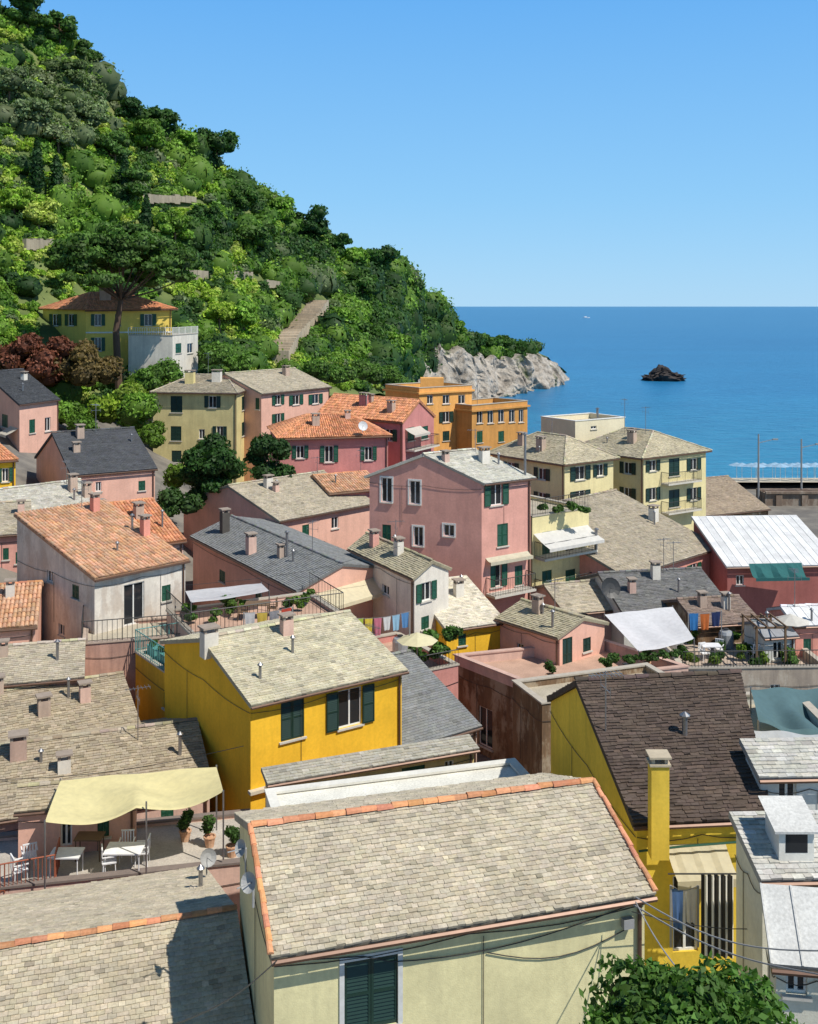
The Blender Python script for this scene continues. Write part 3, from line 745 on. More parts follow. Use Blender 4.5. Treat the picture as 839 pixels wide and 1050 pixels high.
for (x,y,r) in ((18,378,2.6),(48,385,3.0),(80,388,2.8),(110,385,2.4),(58,362,2.0),(90,366,1.8),(28,358,2.0)):
    bush('plum_bush','bushy shrub with dark reddish foliage below the hillside villa',pt(x,y+8,106),r,r,random.choice([(.20,.07,.04),(.15,.09,.035),(.17,.12,.04)]),group='reddish shrubs below the villa')
for (x,y,r,Y,co) in ((110,425,2.2,98,(.22,.32,.03)),(140,430,2.6,97,(.15,.28,.03)),(128,410,2.0,100,(.28,.4,.05)),(90,440,2.0,95,(.09,.18,.02)),(158,445,1.6,96,(.11,.2,.02)),(75,425,2.2,99,(.13,.25,.03))):
    bush('green_bush','leafy green bush between the dark roofed pink house and the olive coloured apartment house',pt(x,y+10,Y),r,r,co,group='bushes beside the olive coloured apartment house')
for (x,y,r,Y) in ((215,365,2.4,122),(245,372,2.0,124),(170,383,2.2,113),(350,385,2.6,135),(380,385,2.8,140),(325,380,2.2,132),(300,384,1.6,130),(405,385,2.6,150),(150,388,1.8,110)):
    bush('green_bush','rounded bush at the foot of the hill behind the houses',pt(x,y+10,Y),r,r,(.10,.2,.03),group='bushes at the foot of the hill')
tree('dark_tree','dark leafy tree rising between roofs left of the rose house',pt(212,560,80),5.4,2.6,2.6,(.035,.09,.018),nl=18,leaf_n=380,size=.17)
tree('dark_tree','dark leafy tree directly beside the rose house wall',pt(278,520,83),3.2,2.3,2.1,(.035,.085,.02),nl=15,leaf_n=380,size=.17)
bush('green_bush','small bright green bush under the olive coloured apartment house',pt(188,500,84),1.8,1.6,(.14,.24,.03))
bush('green_bush','dark round bush between the near black roof and the dark leafy trees',pt(182,528,76),1.6,1.6,(.06,.12,.03))
pp=[hill_at(x,y) for (x,y) in ((328,316),(320,328),(311,337),(300,348),(292,359),(284,374))]
m=MB()
for a,b in zip(pp[:-1],pp[1:]):
    n=5
    for i in range(n):
        p=a.lerp(b,i/n)+UP*1.6;q=a.lerp(b,(i+1)/n)+UP*1.6
        m.obox((p+q)/2-UP*.8,(q-p).length/2,1.6,.8+random.uniform(0,.2),V(((q-p).x,(q-p).y,0)).normalized())
tag(m.build('hill_path',stucco((.54,.44,.32),.8),None),kind='structure')
for (x0,x1,y) in ((145,200,213),(235,258,292),(25,60,262),(175,212,292),(272,298,300)):
    m=MB(); prev=None; n=10
    for i in range(n+1):
        p=hill_at(x0+(x1-x0)*i/n,y)+UP*1.5
        if prev: 
            d=(p-prev); m.obox((p+prev)/2-UP*.1,d.length/2,.3,.6+random.uniform(-.15,.2),V((d.x,d.y,0)).normalized())
        prev=p
    tag(m.build('terrace_wall',stucco((.40,.34,.25),.8),None),{145:'dry stone terrace wall high on the hill above the umbrella pine',235:'short dry stone wall on the hill just right of the hillside villa',25:'dry stone terrace wall above the hillside villa at the left',175:'dry stone terrace wall just right of the umbrella pine crown',272:'short dry stone wall beside the upper end of the hill path'}[x0],'wall')
# ------------------------------------------------------------ HOUSES
T=tri
cream=stucco((.82,.71,.38)); olive=stucco((.74,.63,.30),.6); pink=stucco((.74,.38,.31),.5); salmon=stucco((.80,.47,.36),.5); rose=stucco((.60,.25,.23),.5)
yellow=stucco((.90,.53,.04),.5); ochre=stucco((.78,.44,.04),.7); white=stucco((.76,.71,.62),.6); coral=stucco((.78,.34,.26),.6); orange=stucco((.84,.43,.13),.6); brownw=stucco((.24,.15,.085),1.0,(.42,.34,.24)); palepink=stucco((.72,.49,.40),.7); paleg=stucco((.68,.68,.63),.6); frontw=stucco((.76,.69,.39),.6); peel=stucco((.74,.68,.59),.8,(.54,.46,.38))
hv=house('hillside_villa','yellow hillside villa with red hip roof behind the umbrella pine',quad3(pt(44,315,123),pt(88,315,118),pt(176,315,121),yr=300,ridge='ab'),kind='hip',wall=stucco((.88,.64,.14),.4),roof='terra',base=12,over=.6,wins=[('front',97,322,104,334,'open'),('front',118,322,124,334,'closed'),('front',148,322,156,334,'open'),('front',97,346,104,360,'open'),('front',148,346,156,360,'open'),('side0',54,322,60,334,'open'),('side0',70,322,76,334,'open')],cat='villa')
chimney(hv,.3,.6,1.2,.8,1.0); chimney(hv,.7,.7,.7,.6,.8)
A,U,W,Nn=hv['fi']['front']; m=MB(); m.obox(A+U*(W/2)+Nn*.05+UP*pt(120,341,118).z,W/2,.05,.08,U,Nn); m.build('string_course',WHITE,hv['root'])
hv2=house('villa_annex','low white annex with roof terrace beside the yellow hillside villa',persp((177,344),(203,342),116,D=5),kind='flat',wall=white,base=12,wins=[('front',180,352,186,362,'closed'),('front',192,352,198,362,'plain')],cat='house')
p=hv2['poly']; railing(hv2,[p[3]+UP*.05,p[0]+UP*.05,p[1]+UP*.05],.8,WHITE,.25,.03)
h=house('apartment_house','olive cream apartment house with a hipped roof at the hill foot',T((157,401),(243,402),(268,393),105,ridge='ba',yr=384),kind='hip',wall=olive,roofmat=SLATE,base=6,shut=DGREEN,over=.35,wins=[('front',175,406,187,423,'closed'),('front',214,406,222,418,'open'),('front',175,437,186,452,'closed'),('front',204,440,210,450,'plain'),('front',222,437,229,450,'open'),('front',176,462,186,474,'closed'),('side1',248,406,253,420,'closed'),('side1',258,405,263,418,'closed'),('side1',248,432,254,446,'closed')])
chimney(h,.3,.5,.9,.6,1.1,olive);chimney(h,.75,.6,.9,.6,1.0,white);antenna(h,.5,.9,2.5)
h=house('salmon_house','salmon house with pale roof just right of the olive apartment house',persp((268,403),(338,396),107,yr=383),wall=salmon,base=6,wins=[('front',282,405,288,415,'open'),('front',300,405,307,415,'open'),('front',320,404,327,414,'open'),('front',282,424,288,436,'open'),('side0',262,408,266,420,'closed')])
chimney(h,.7,.7,.7,.5,.8)
h=house('red_house','deep rose house with red tiled roof beside the orange tower house',T((326,424),(413,432),(445,426),93,ridge='ba',yr=404),wall=rose,roof='terra',base=6,shut=GREEN,wins=[('side1',418,438,425,452,'closed'),('side1',432,437,439,450,'closed'),('front',345,436,352,444,'open'),('front',395,440,403,452,'open')])
A,U,W,Nn=h['fi']['side1']; awning(h['root'],A+UP*(h['ze']-.7)+U*.4,A+UP*(h['ze']-.7)+U*3.2,Nn*1.0,.5,cloth((.7,.66,.58)))
balcony(h,'side1',416,442,462); chimney(h,.45,.6,.8,.5,.9,rose); chimney(h,.8,.4,.6,.5,.8)
h=house('rose_house','rose house with shallow red hip roof in front of the deep rose house',persp((287,448),(398,445),86,yr=426,pitch=.34),kind='hip',wall=rose,roof='terra',base=5,shut=GREEN,over=.35,wins=[('front',304,457,312,470,'open'),('front',333,457,342,474,'open'),('front',374,458,382,472,'open'),('front',333,486,342,500,'closed')])
chimney(h,.3,.5,.6,.5,.8); dish(h,pt(372,437,87),.4,-1.2)
h=house('orange_tower_house','tall orange house with flat cornice roof by the bay',persp((430,398),(484,395),108,D=6),kind='flat',wall=orange,base=4,cornice=True,shut=DGREEN,wins=[('front',438,405,444,414,'plain'),('front',454,405,461,414,'plain'),('front',470,405,477,414,'plain'),('front',438,422,444,433,'closed'),('front',454,422,461,433,'open'),('front',470,422,477,433,'closed'),('front',454,442,461,452,'closed'),('front',470,442,477,452,'closed')])
m=MB(); c=onroof(h,.5,.4); m.obox(c+UP*.4,1.2,.9,.9); m.build('roof_hut',orange,h['roof'])
h=house('orange_wing','lower orange building with a row of windows right of the orange tower house',persp((484,416),(541,411),109,D=5),kind='flat',wall=stucco((.64,.33,.10),.6),base=3,cornice=True,wins=[('front',489,421,495,434,'plain'),('front',500,421,506,434,'plain'),('front',511,420,517,433,'plain'),('front',522,420,528,433,'plain'),('front',532,420,537,433,'plain'),('front',489,442,495,454,'closed'),('front',511,442,517,453,'closed')])
antenna(h,.4,.5,3)
VR=attrmat('slate',(.50,.45,.33),(.50,.45,.32))
h=house('cream_villa','cream villa with grey hip roof between the pink house and the balcony villa',T((505,462),(579,473),(629,467),88,ridge='ba',yr=441),kind='hip',wall=cream,base=2,over=.45,roofmat=VR,shut=DGREEN,wins=[('front',520,474,528,484,'open'),('front',552,480,560,492,'open'),('front',552,505,560,518,'open'),('side1',590,478,600,492,'open'),('side1',612,476,619,488,'open'),('side1',590,503,600,518,'open')])
balcony(h,'side1',583,626,520); chimney(h,.6,.4,.7,.5,.9); chimney(h,.2,.5,.6,.5,.8)
h=house('cream_balcony_villa','cream villa with balconies closest to the beach',T((588,458),(660,467),(724,460),93,ridge='ba',yr=437),kind='hip',wall=cream,base=1.5,over=.45,roofmat=VR,shut=DGREEN,wins=[('side1',666,472,673,483,'open'),('side1',686,470,697,488,'closed'),('side1',708,470,715,482,'open'),('side1',666,500,673,513,'open'),('side1',686,502,697,520,'closed'),('side1',708,500,715,513,'open'),('front',640,474,648,486,'open'),('front',640,500,648,512,'open')])
balcony(h,'side1',678,712,496);balcony(h,'side1',678,712,526); chimney(h,.7,.5,.7,.5,.9); antenna(h,.3,.8,3.2); antenna(h,.8,.9,2.4)
h=house('stair_hut','pale rooftop block with white top behind the cream villas',persp((590,432),(641,428),102,D=5),kind='flat',wall=stucco((.78,.70,.50),.3),base=3,coping=WHITE,wins=[('front',606,434,612,440,'plain')])
flue(h,.8,.5,.12,1.2)
h=house('beach_side_house','low house with weathered brown slate roof next to the railway wall',persp((722,528),(788,521),104,yr=494,pitch=.4),wall=brownw,base=1.5,roofmat=attrmat('slate',(.36,.29,.22),(.38,.33,.25)),wins=[('front',740,532,746,540,'plain')])
chimney(h,.2,.8,.6,.5,.9)
h=house('left_pink_house','pink house with dark grey roof at the left frame edge below the reddish shrubs',T((-45,398),(20,414),(60,409),86,ridge='ab',yr=382),wall=salmon,roofmat=SLATED,base=8,shut=GREEN,wins=[('front',30,430,36,444,'closed'),('front',46,428,52,442,'plain'),('side0',2,425,8,438,'closed')])
A,U,W,Nn=h['fi']['side0']; awning(h['root'],A+UP*(h['ze']-2)+U*.3,A+UP*(h['ze']-2)+U*2.6,Nn*1.0,.5,cloth((.65,.6,.5)))
h=house('yellow_corner_house','small yellow house cut off by the left frame edge',persp((-45,474),(16,470),72,yr=452),kind='hip',wall=yellow,roof='terra',base=8,wins=[('front',2,480,9,494,'open')])
h=house('dark_roof_house','pink house with near black slate roof above the terracotta roofs',persp((74,486),(159,479),73,yr=444,pitch=.45),wall=salmon,roofmat=SLATED,base=7,jit=.4,wins=[('front',98,494,104,504,'plain'),('front',142,493,149,503,'closed')])
chimney(h,.3,.85,.5,.5,.7)
h=house('pale_roof_house','long low house with pale grey roof left of the terracotta roofed houses',persp((22,537),(112,524),64,yr=503),wall=salmon,base=7,roofmat=attrmat('slate',(.52,.50,.44)),wins=[('front',100,527,108,538,'closed')])
chimney(h,.8,.7)
h=house('left_edge_pink_house','tall plain pink house at the left edge behind the beige house',persp((-70,552),(31,545),61,yr=520,pitch=.3),wall=pink,base=5,roofmat=SLATE,wins=[('front',3,562,9,574,'closed'),('front',16,566,21,578,'closed')])
h=house('lower_pink_house','pink house with old terracotta roof at the left edge beside the beige house wall',persp((-70,648),(36,640),49,yr=604,pitch=.3),wall=salmon,base=5,roof='terra',roofmat=TERRAB,wins=[('front',4,662,11,678,'closed'),('front',20,660,26,674,'plain')])
chimney(h,.7,.7,.4,.4,.6,white)
h=house('lower_brown_house','low brownish pink house with worn slate roof at the left edge below the beige house',persp((-60,705),(84,692),46,yr=668,pitch=.3),wall=stucco((.52,.31,.24),.85),base=4,wins=[('front',50,702,57,714,'plain')])
flue(h,.8,.5)
h=house('rear_terracotta_house','house with orange terracotta roof directly behind the beige house',persp((92,566),(188,553),59,yr=522,pitch=.34),wall=palepink,roof='terra',base=6)
chimney(h,.7,.6,.5,.5,.7); chimney(h,.35,.8,.5,.4,.6,white)
gD=persp((97,592),(190,573),52,yr=528,pitch=.25)
hD=house('beige_house','tall beige house with peeling walls, weathered terracotta roof and terrace railings',gD,kind='mono',wall=peel,roof='terra',roofmat=TERRAB,base=4,wins=[('front',127,598,148,640,'door'),('front',166,600,175,616,'closed'),('side0',60,640,66,652,'plain'),('side0',48,585,54,597,'plain'),('side0',74,600,81,614,'closed')])
chimney(hD,.75,.85,.4,.4,.8,coral); flue(hD,.85,.5); chimney(hD,.9,.4,.4,.4,.9,coral)
hT=house('terrace_block','brownish pink block with railed roof terrace below the beige house',persp((84,661),(196,652),50,D=3.4),kind='flat',wall=stucco((.52,.31,.24),.85),base=4,parapet=.15,coping=plain((.45,.35,.28),.9))
p=hT['poly']; railing(hT,[p[3]+UP*.07,p[0]+UP*.07,p[1]+UP*.07],1.0,DARK,.22,.014)
h=house('grey_roof_house','pinkish house with broad blue grey slate roof in the middle of the town',T((198,549),(306,604),(392,581),57,ridge='ba',rise=.75),wall=salmon,roofmat=SLATEG,base=4,jit=.6,wins=[('side1',318,612,326,626,'plain'),('front',225,585,231,597,'closed'),('front',262,602,269,615,'closed')])
A,U,W,Nn=h['fi']['side1']; awning(h['root'],A+UP*(h['ze']-.5)+U*.5,A+UP*(h['ze']-.5)+U*(W-.3),Nn*1.2,.55,cloth((.82,.75,.52)))
chimney(h,.15,.5,.5,.5,1.3,plain((.08,.07,.06),.8)); chimney(h,.5,.3,.5,.5,1.0,palepink); flue(h,.7,.6,.08,1.4); antenna(h,.8,.9,2)
h=house('long_salmon_house','salmon house with wide beige slate roof left of the tall pink house',persp((286,533),(383,515),74,yr=498,pitch=.3),wall=salmon,base=4,wins=[('front',340,530,347,542,'plain'),('front',310,538,317,550,'closed')])
chimney(h,.3,.8,.6,.4,.7,white)
h=house('rose_lean_to','small rose annex with tile roof between the rose house and the tall pink house',persp((338,505),(392,500),80,yr=488,pitch=.3),wall=rose,base=4,roof='terra',roofmat=TERRAB,wins=[('front',352,510,358,518,'plain')])
hH=house('tall_pink_house','tall pink house with pale grey roof and green shutters in the centre',T((379,487),(494,494),(544,488),64,ridge='ab',yr=466),wall=pink,base=3,shut=GREEN,over=.3,roofmat=attrmat('slate',(.55,.54,.48),(.5,.48,.4)),wins=[('side0',391,489,402,515,'plain',{'trim':WHITE}),('side0',420,493,431,517,'plain',{'trim':WHITE}),('side0',455,538,466,550,'plain',{'trim':WHITE}),('side0',424,540,434,560,'plain',{'trim':WHITE}),('side0',392,538,401,556,'closed'),('front',503,494,515,518,'open'),('front',510,537,521,560,'closed'),('front',503,575,514,602,'half'),('front',528,580,536,600,'closed')])
A,U,W,Nn=hH['fi']['front']
balcony(hH,'front',498,540,610); 
awning(hH['root'],A+UP*(hH['ze']-4.6)+U*.3,A+UP*(hH['ze']-4.6)+U*(W-.2),Nn*.5,.18,cloth((.7,.66,.5)))
flue(hH,.9,.1,.08,2.5); chimney(hH,.7,.6,.6,.4,.7,white)
hb=house('balcony_house','narrow cream building with stacked balconies and white awning beside the tall pink house',persp((546,530),(604,521),68,D=6),kind='flat',wall=cream,base=3,parapet=.2,wins=[('front',556,545,566,568,'closed'),('front',580,543,590,566,'plain'),('front',556,585,566,606,'closed'),('front',580,584,590,604,'closed')])
p=hb['poly']; railing(hb,[p[3]+UP*.07,p[0]+UP*.07,p[1]+UP*.07],1.0,DARK)
balcony(hb,'front',548,602,572,1.0);balcony(hb,'front',548,602,610,1.0)
A,U,W,Nn=hb['fi']['front']; awning(hb['root'],A+UP*(hb['ze']-1.1)+U*.1,A+UP*(hb['ze']-1.1)+U*(W-.1),Nn*1.5,.7,cloth((.8,.78,.74)))
for (x,y) in ((556,512),(572,514),(588,512),(600,515)): bush('terrace_plant','leafy plant along the roof terrace railing of the narrow balcony building',pt(x,y+12,69),.5,.5,(.08,.16,.03),3,120,.1,group='plants on the balcony building terrace',cat='plant')
hG=house('white_house','small white house with olive grey roof and green shutters below the tall pink house',T((360,561),(425,591),(460,582),57,ridge='ba',rise=.6),wall=white,base=3,shut=GREEN,wins=[('side1',432,597,442,616,'open'),('side1',432,632,440,645,'closed'),('front',392,600,399,610,'plain')],roofmat=attrmat('slate',(.42,.38,.27),(.43,.39,.26)))
chimney(hG,.25,.6,.5,.4,.7,pink); chimney(hG,.6,.7,.5,.4,.7,white); antenna(hG,.5,.9,1.6)
h=house('white_roof_lean_to','low yellow house with whitewashed roof below the tall pink house',persp((458,644),(516,636),57,yr=598,pitch=.3),kind='mono',wall=yellow,roofmat=attrmat('slate',(.68,.63,.52)),base=3,wins=[('front',470,650,478,662,'closed')])
chimney(h,.6,.6,.5,.4,.7,white); flue(h,.3,.5)
h=house('coral_house','coral red house with large grey brown slate roof right of centre',persp((640,590),(737,560),68,yr=524,pitch=.33),wall=coral,base=3,roofmat=attrmat('slate',(.40,.35,.27),(.41,.37,.27)),wins=[('front',668,592,675,602,'plain',{'trim':WHITE}),('front',690,585,697,595,'plain',{'trim':WHITE}),('front',708,578,715,588,'open')])
chimney(h,.3,.8,.6,.5,.9); chimney(h,.85,.5,.6,.5,.9,white); flue(h,.05,.3,.1,1.6)
h=house('white_roof_house','dark red house with bright white corrugated roof at the right edge',persp((746,580),(860,578),72,yr=531,pitch=.28),kind='mono',wall=stucco((.40,.14,.12),.6),roof='sheet',roofmat=WHITER,base=3,wins=[('front',755,590,763,600,'plain')])
awning(h['root'],pt(768,578,71.4),pt(822,577,71.4),V((0,-1.5,0)),.6,cloth((.035,.17,.17)),sag=.3)
h=house('dark_slate_house','low house with dark grey slate roof in front of the coral house',persp((640,628),(748,622),62,yr=588,pitch=.33),wall=paleg,roofmat=attrmat('slate',(.18,.18,.18),(.25,.24,.21)),base=3)
chimney(h,.5,.8,.5,.4,.8,white); antenna(h,.7,.9,2); chimney(h,.2,.5,.4,.4,.6,palepink)
h2=house('little_slate_roof_house','tiny house with light slate roof squeezed behind the small pink house',persp((580,628),(642,622),63,yr=600,pitch=.33),wall=palepink,base=3); dish(h2,pt(626,603,62),.6,-1.3,DARK)
hp13=house('small_pink_house','small pink house with olive grey roof standing on the brown walled terrace',T((513,632),(574,651),(620,638),55,ridge='ba',rise=.55),wall=salmon,base=4,shut=DGREEN,over=.3,roofmat=attrmat('slate',(.42,.38,.27),(.43,.39,.26)),wins=[('side1',577,654,587,688,'door_closed'),('side1',598,654,606,668,'closed'),('front',530,660,537,675,'plain')])
chimney(hp13,.4,.7,.5,.4,.7); flue(hp13,.8,.3)
hb14=house('brown_wall_block','old building with stained brown walls and a pink edged terrace',T((466,672),(543,702),(706,684),51,ridge='ab'),kind='flat',wall=brownw,base=2,parapet=.45,parapetmat=palepink,coping=stucco((.62,.42,.35),.6),roofmat=attrmat('terrace_tiles',(.50,.33,.25)),wins=[('side0',491,726,505,766,'plain',{'frame':WHITE})])
hbe=house('brown_wall_extension','brown stained lower block right of the brown walled building',persp((556,722),(700,702),47,D=3),kind='flat',wall=brownw,base=2,parapet=.3)
hr=house('terrace_row_block','grey pink rooftop terrace block crowded with plants at the right',persp((700,686),(850,684),54,D=6),kind='flat',wall=stucco((.46,.38,.30),.8,(.55,.49,.40)),base=3,parapet=.4,roofmat=attrmat('terrace_tiles',(.46,.37,.30)),wins=[('front',730,702,740,720,'closed'),('front',790,702,800,718,'plain')])
p=hr['poly']; railing(hr,[p[0]+UP*.07,p[1]+UP*.07],.8,DARK,.16)
h=house('grey_hut','grey rooftop hut with sheet roof at the right edge',persp((784,652),(815,650),56,D=2.4,rise=.4),wall=paleg,roof='sheet',roofmat=attrmat('sheet_metal',(.30,.31,.33)),base=4,wins=[('front',793,658,803,676,'plain')])
h=house('coral_strip_house','narrow coral house cut off by the right frame edge',persp((816,640),(870,638),57,D=3,rise=.5),wall=coral,base=3,roofmat=WHITER,roof='sheet',wins=[('front',824,655,832,680,'closed')])
h=house('mid_slate_shed','shed with rust brown roof among the terraces right of the white canopy',persp((716,640),(778,636),59,yr=615,pitch=.3),wall=brownw,base=3,roofmat=attrmat('slate',(.26,.2,.17)),wins=[])
chimney(h,.3,.7,.4,.4,.6)
def sheet_thing(name,label,cat,pts4,mat,sag=.25,poles=True,n=16,fold=.0,dip=0):
    a,b,c,d=pts4; rt=empty(name,V(((a+c)/2).xy.to_3d())+UP*(min(p.z for p in pts4)-2),label,cat); m=MB(); P=[];fs=[]
    for j in range(n+1):
        for i in range(n+1):
            s,t=i/n,j/n; p=a.lerp(b,s).lerp(d.lerp(c,s),t); e_=16*s*(1-s)*t*(1-t)
            p=p-UP*(sag*4*s*(1-s)*t*(1-t)*2+sag*.25*math.sin(math.pi*s)*(t<.01)+dip*abs(math.sin(math.pi*s*2))*(1-t))+UP*(fold*math.sin(s*13+t*4)*(.3+e_)+fold*.6*math.sin(t*11+s*7)*e_); P.append(p)
    for j in range(n):
        for i in range(n): q=j*(n+1)+i; fs.append((q,q+1,q+n+2,q+n+1))
    m.add(P,fs); m.build('fabric',mat,rt,True)
    if poles:
        for p in pts4: m=MB(); m.tube(p+UP*.05,V((p.x,p.y,p.z-2.2)),.03,5); m.build('pole',METAL,rt)
    return rt
sheet_thing('canopy','white fabric canopy stretched over the terrace right of the small pink house','canopy',[pt(655,668,54),pt(712,655,55),pt(690,622,59),pt(620,630,58)],cloth((.82,.82,.84)),.4,fold=.05)
sheet_thing('canopy','white canopy on poles over the terrace beside the beige house','canopy',[pt(196,618,52),pt(276,606,54),pt(268,598,57),pt(190,606,55)],cloth((.7,.7,.72)),.25,fold=.03)
# yellow house
gB=persp((257,719),(412,684),40,yr=655,pitch=.28)
hB=house('yellow_house','bright yellow house with large beige slate roof and dark green shutters',gB,wall=yellow,base=3,shut=DGREEN,over=.3,roofmat=attrmat('slate',(.54,.50,.37),(.53,.49,.35)),gutter=True,wins=[('front',288,714,312,758,'closed'),('front',347,706,371,745,'open')])
A,U,W,Nn=hB['fi']['front']
m=MB(); m.obox(A+U*(W/2)+Nn*.1+UP*6.9,W/2+.1,.12,.06,U,Nn); m.build('string_course',plain((.55,.5,.4),.8),hB['root'])
chimney(hB,.02,.9,.6,.5,.5,white); flue(hB,.15,.3,.06,.5)
hO=house('ochre_terrace_block','ochre walled building with roof terrace and teal planters joined to the yellow house',T((139,669),(251,746),(300,735),41.5,ridge='ab'),kind='flat',wall=ochre,base=3,parapet=.25,wins=[('side0',168,712,175,728,'closed')])
p=hO['poly']; railing(hO,[p[0].lerp(p[3],.25)+UP*.07,p[3]+UP*.07,p[2]+UP*.07],1.0,TEAL,.2,.014)
for i in range(4):
    c=p[0].lerp(p[3],.62+.1*i)+V((.5,.3,-.2)); r=empty('planter_box',c,'teal metal planter along the ochre terrace edge','planter','teal planters in a row on the ochre terrace'); m=MB(); d=(p[3]-p[0]).normalized()
    m.obox(c+UP*.3,.42,.2,.3,d); m.obox(c+UP*.62,.46,.24,.02,d); m.build('box',TEAL,r); o=bush('foliage',None,c+UP*.65,.3,.3,(.06,.13,.03),3,60,.06,cat=None); o.location=(0,0,.65); o.parent=r
hM=house('middle_terrace_block','flat roofed block with railed terrace between the yellow house and the grey slate roof',persp((196,652),(352,630),49.5,D=4.5),kind='flat',wall=palepink,base=3,parapet=.15,roofmat=attrmat('terrace_tiles',(.50,.33,.25)))
p=hM['poly']; railing(hM,[p[3]+UP*.07,p[0]+UP*.07,p[1]+UP*.07,p[2]+UP*.07],1.0,DARK,.2)
for i in range(9):
    c=onroof(hM,random.uniform(.08,.95),random.uniform(.2,.85)); bush('terrace_plant','leafy pot plant on the railed terrace behind the yellow house',c+UP*.1,.4,.7,random.choice([(.06,.13,.03),(.10,.18,.03)]),3,110,.09,group='plants on the terrace behind the yellow house',cat='plant')
hC=house('grey_slate_annex','annex with blue grey slate roof attached to the right of the yellow house',persp((392,771),(489,742),43.8,yr=690,pitch=.38),wall=stucco((.66,.46,.36),.7),base=3,roofmat=SLATEG,jit=.5,gutter=True,wins=[('front',444,771,456,786,'closed')])
hL=house('lower_lean_to','narrow slate ledge roof over pale wall with small green shutters under the yellow house',persp((276,800),(486,765),37.6,D=1.1,rise=.12),kind='mono',wall=stucco((.80,.60,.27),.6),base=3,shut=GREEN,roofmat=attrmat('slate',(.42,.40,.34),(.43,.4,.31)),wins=[('front',412,786,436,802,'closed'),('front',335,800,356,814,'closed'),('front',456,780,466,794,'plain')])
hW=house('white_flat_roof_block','long low building with white flat roof behind the front house',persp((282,838),(548,803),31,D=1.7),kind='flat',wall=white,base=3,parapet=.05,coping=stucco((.74,.72,.65),.4),roofmat=attrmat('painted_roof',(.74,.73,.66)))
# front house
gF=persp((281,967),(661,905),21,yr=848,pitch=.364)
hF=house('front_house','pale yellow house with slate roof and red verge tiles nearest the camera',gF,wall=frontw,base=3,over=.32,vo=.1,verge=True,shut=DGREEN,roofmat=attrmat('slate',(.50,.445,.345),(.52,.47,.35)),wins=[('front',353,982,408,1054,'closed',{'trim':plain((.6,.6,.58),.7)})],tw=.18,th=.115)
dish(hF,pt(258,905,21.5),.2,-2.2,plain((.35,.35,.34),.6)); dish(hF,pt(250,870,23),.18,-2.4,plain((.35,.35,.34),.6))
A,U,W,Nn=hF['fi']['front']; P=lambda u,z,d:A+U*u+Nn*d+UP*z
m=MB(); m.path([P(.1+W*.98*i/14,hF['ze']-.35-.5*math.sin(math.pi*i/14)*(1 if i>3 else .6),.04) for i in range(15)],.012); m.path([P(W*.55+W*.4*i/8,hF['ze']-.9-.35*math.sin(math.pi*i/8),.035) for i in range(9)],.012); m.path([P(W*.02+W*.9*i/8,hF['ze']-.3-.12*math.sin(math.pi*i/4)**2,.03) for i in range(9)],.009); m.build('wall_cable',DARK,hF['root'])
m=MB(); m.obox(P(W-.45,hF['ze']-.75,.1),.12,.07,.1,U,Nn,); m.build('junction_box',GREY,hF['root'])
m=MB(); m.obox(P(W/2,hF['ze']-.1,.03),W/2-.02,.028,.06,U,Nn); m.build('eave_board',WOOD,hF['root'])
# brown roof yellow house
E0=pt(653,840,27); E1=lev(786,834,E0.z); R0=pt(594,699,32); R1=lev(756,691,R0.z)
B0=V((R0.x-(E0.x-R0.x)*.6,R0.y+3.4,E0.z)); B1=V((R1.x+.3,R1.y+3.4,E0.z))
hK=house('brown_roof_yellow_house','yellow house with large dark brown slate roof and tall yellow chimney',dict(E0=E0,E1=E1,B0=B0,B1=B1,R0=R0,R1=R1),wall=stucco((.88,.61,.07),.6),base=2,over=.18,roofmat=SLATEB,tw=.21,th=.13,jit=1.5,shut=GREEN,wins=[('front',690,898,716,976,'door_plain',{'frame':WHITE}),('side0',588,728,593,750,'plain')])
m=MB(); c0=pt(674,875,26.7); c1=pt(674,780,26.7); m.obox(V(((c0.x),(26.55),(c0.z+c1.z)/2)),.22,.2,(c1.z-c0.z)/2); m.build('chimney',stucco((.88,.60,.08),.6),hK['roof'])
m=MB(); m.obox(V((c0.x,26.55,c1.z+.025)),.26,.24,.025); 
for i in(-1,1): m.obox(V((c0.x+.16*i,26.55,c1.z+.12)),.04,.16,.07)
m.obox(V((c0.x,26.55,c1.z+.215)),.27,.25,.025); m.build('chimney_cap',plain((.5,.42,.3),.8),hK['roof'])
A,U,W,Nn=hK['fi']['front']; awning(hK['root'],A+UP*pt(700,868,27).z+U*.75,A+UP*pt(700,868,27).z+U*2.3,Nn*.9,.45,cloth((.70,.63,.44)))
m=MB(); P_=[];fs=[]
q0=pt(719,897,26.0);q1=pt(752,897,26.0);ht=pt(718,897,26.0).z-pt(718,982,26.0).z
for j in range(9):
    for i in range(25): P_.append(q0.lerp(q1,i/24)+V((0,.06*math.sin(i*1.3),-ht*j/8)))
for j in range(8):
    for i in range(24): q=j*25+i; fs.append((q,q+1,q+26,q+25))
m.add(P_,fs)
def stripes():
    m_,nt,b=newmat('striped_curtain'); w=N(nt,'ShaderNodeTexWave'); w.bands_direction='X'; w.inputs['Scale'].default_value=1.9; nt.links.new(coords(nt,1,0,.03),w.inputs[0]); r=ramp(nt,w.outputs['Fac'],.47,(.03,.025,.02,1),.53,(.78,.74,.64,1)).outputs[0]; nt.links.new(r,b.inputs['Base Color']); return m_
m.build('striped_curtain',stripes(),hK['root'],True)
m=MB(); m.tube(q0+UP*.02-V((.8,0,0)),q1+UP*.02+V((.2,0,0)),.02,5); m.build('curtain_rod',DARK,hK['root'])
antenna(hK,.06,.6,1.7,az=.2,n=9); flue(hK,.55,.55,.08,.5); 
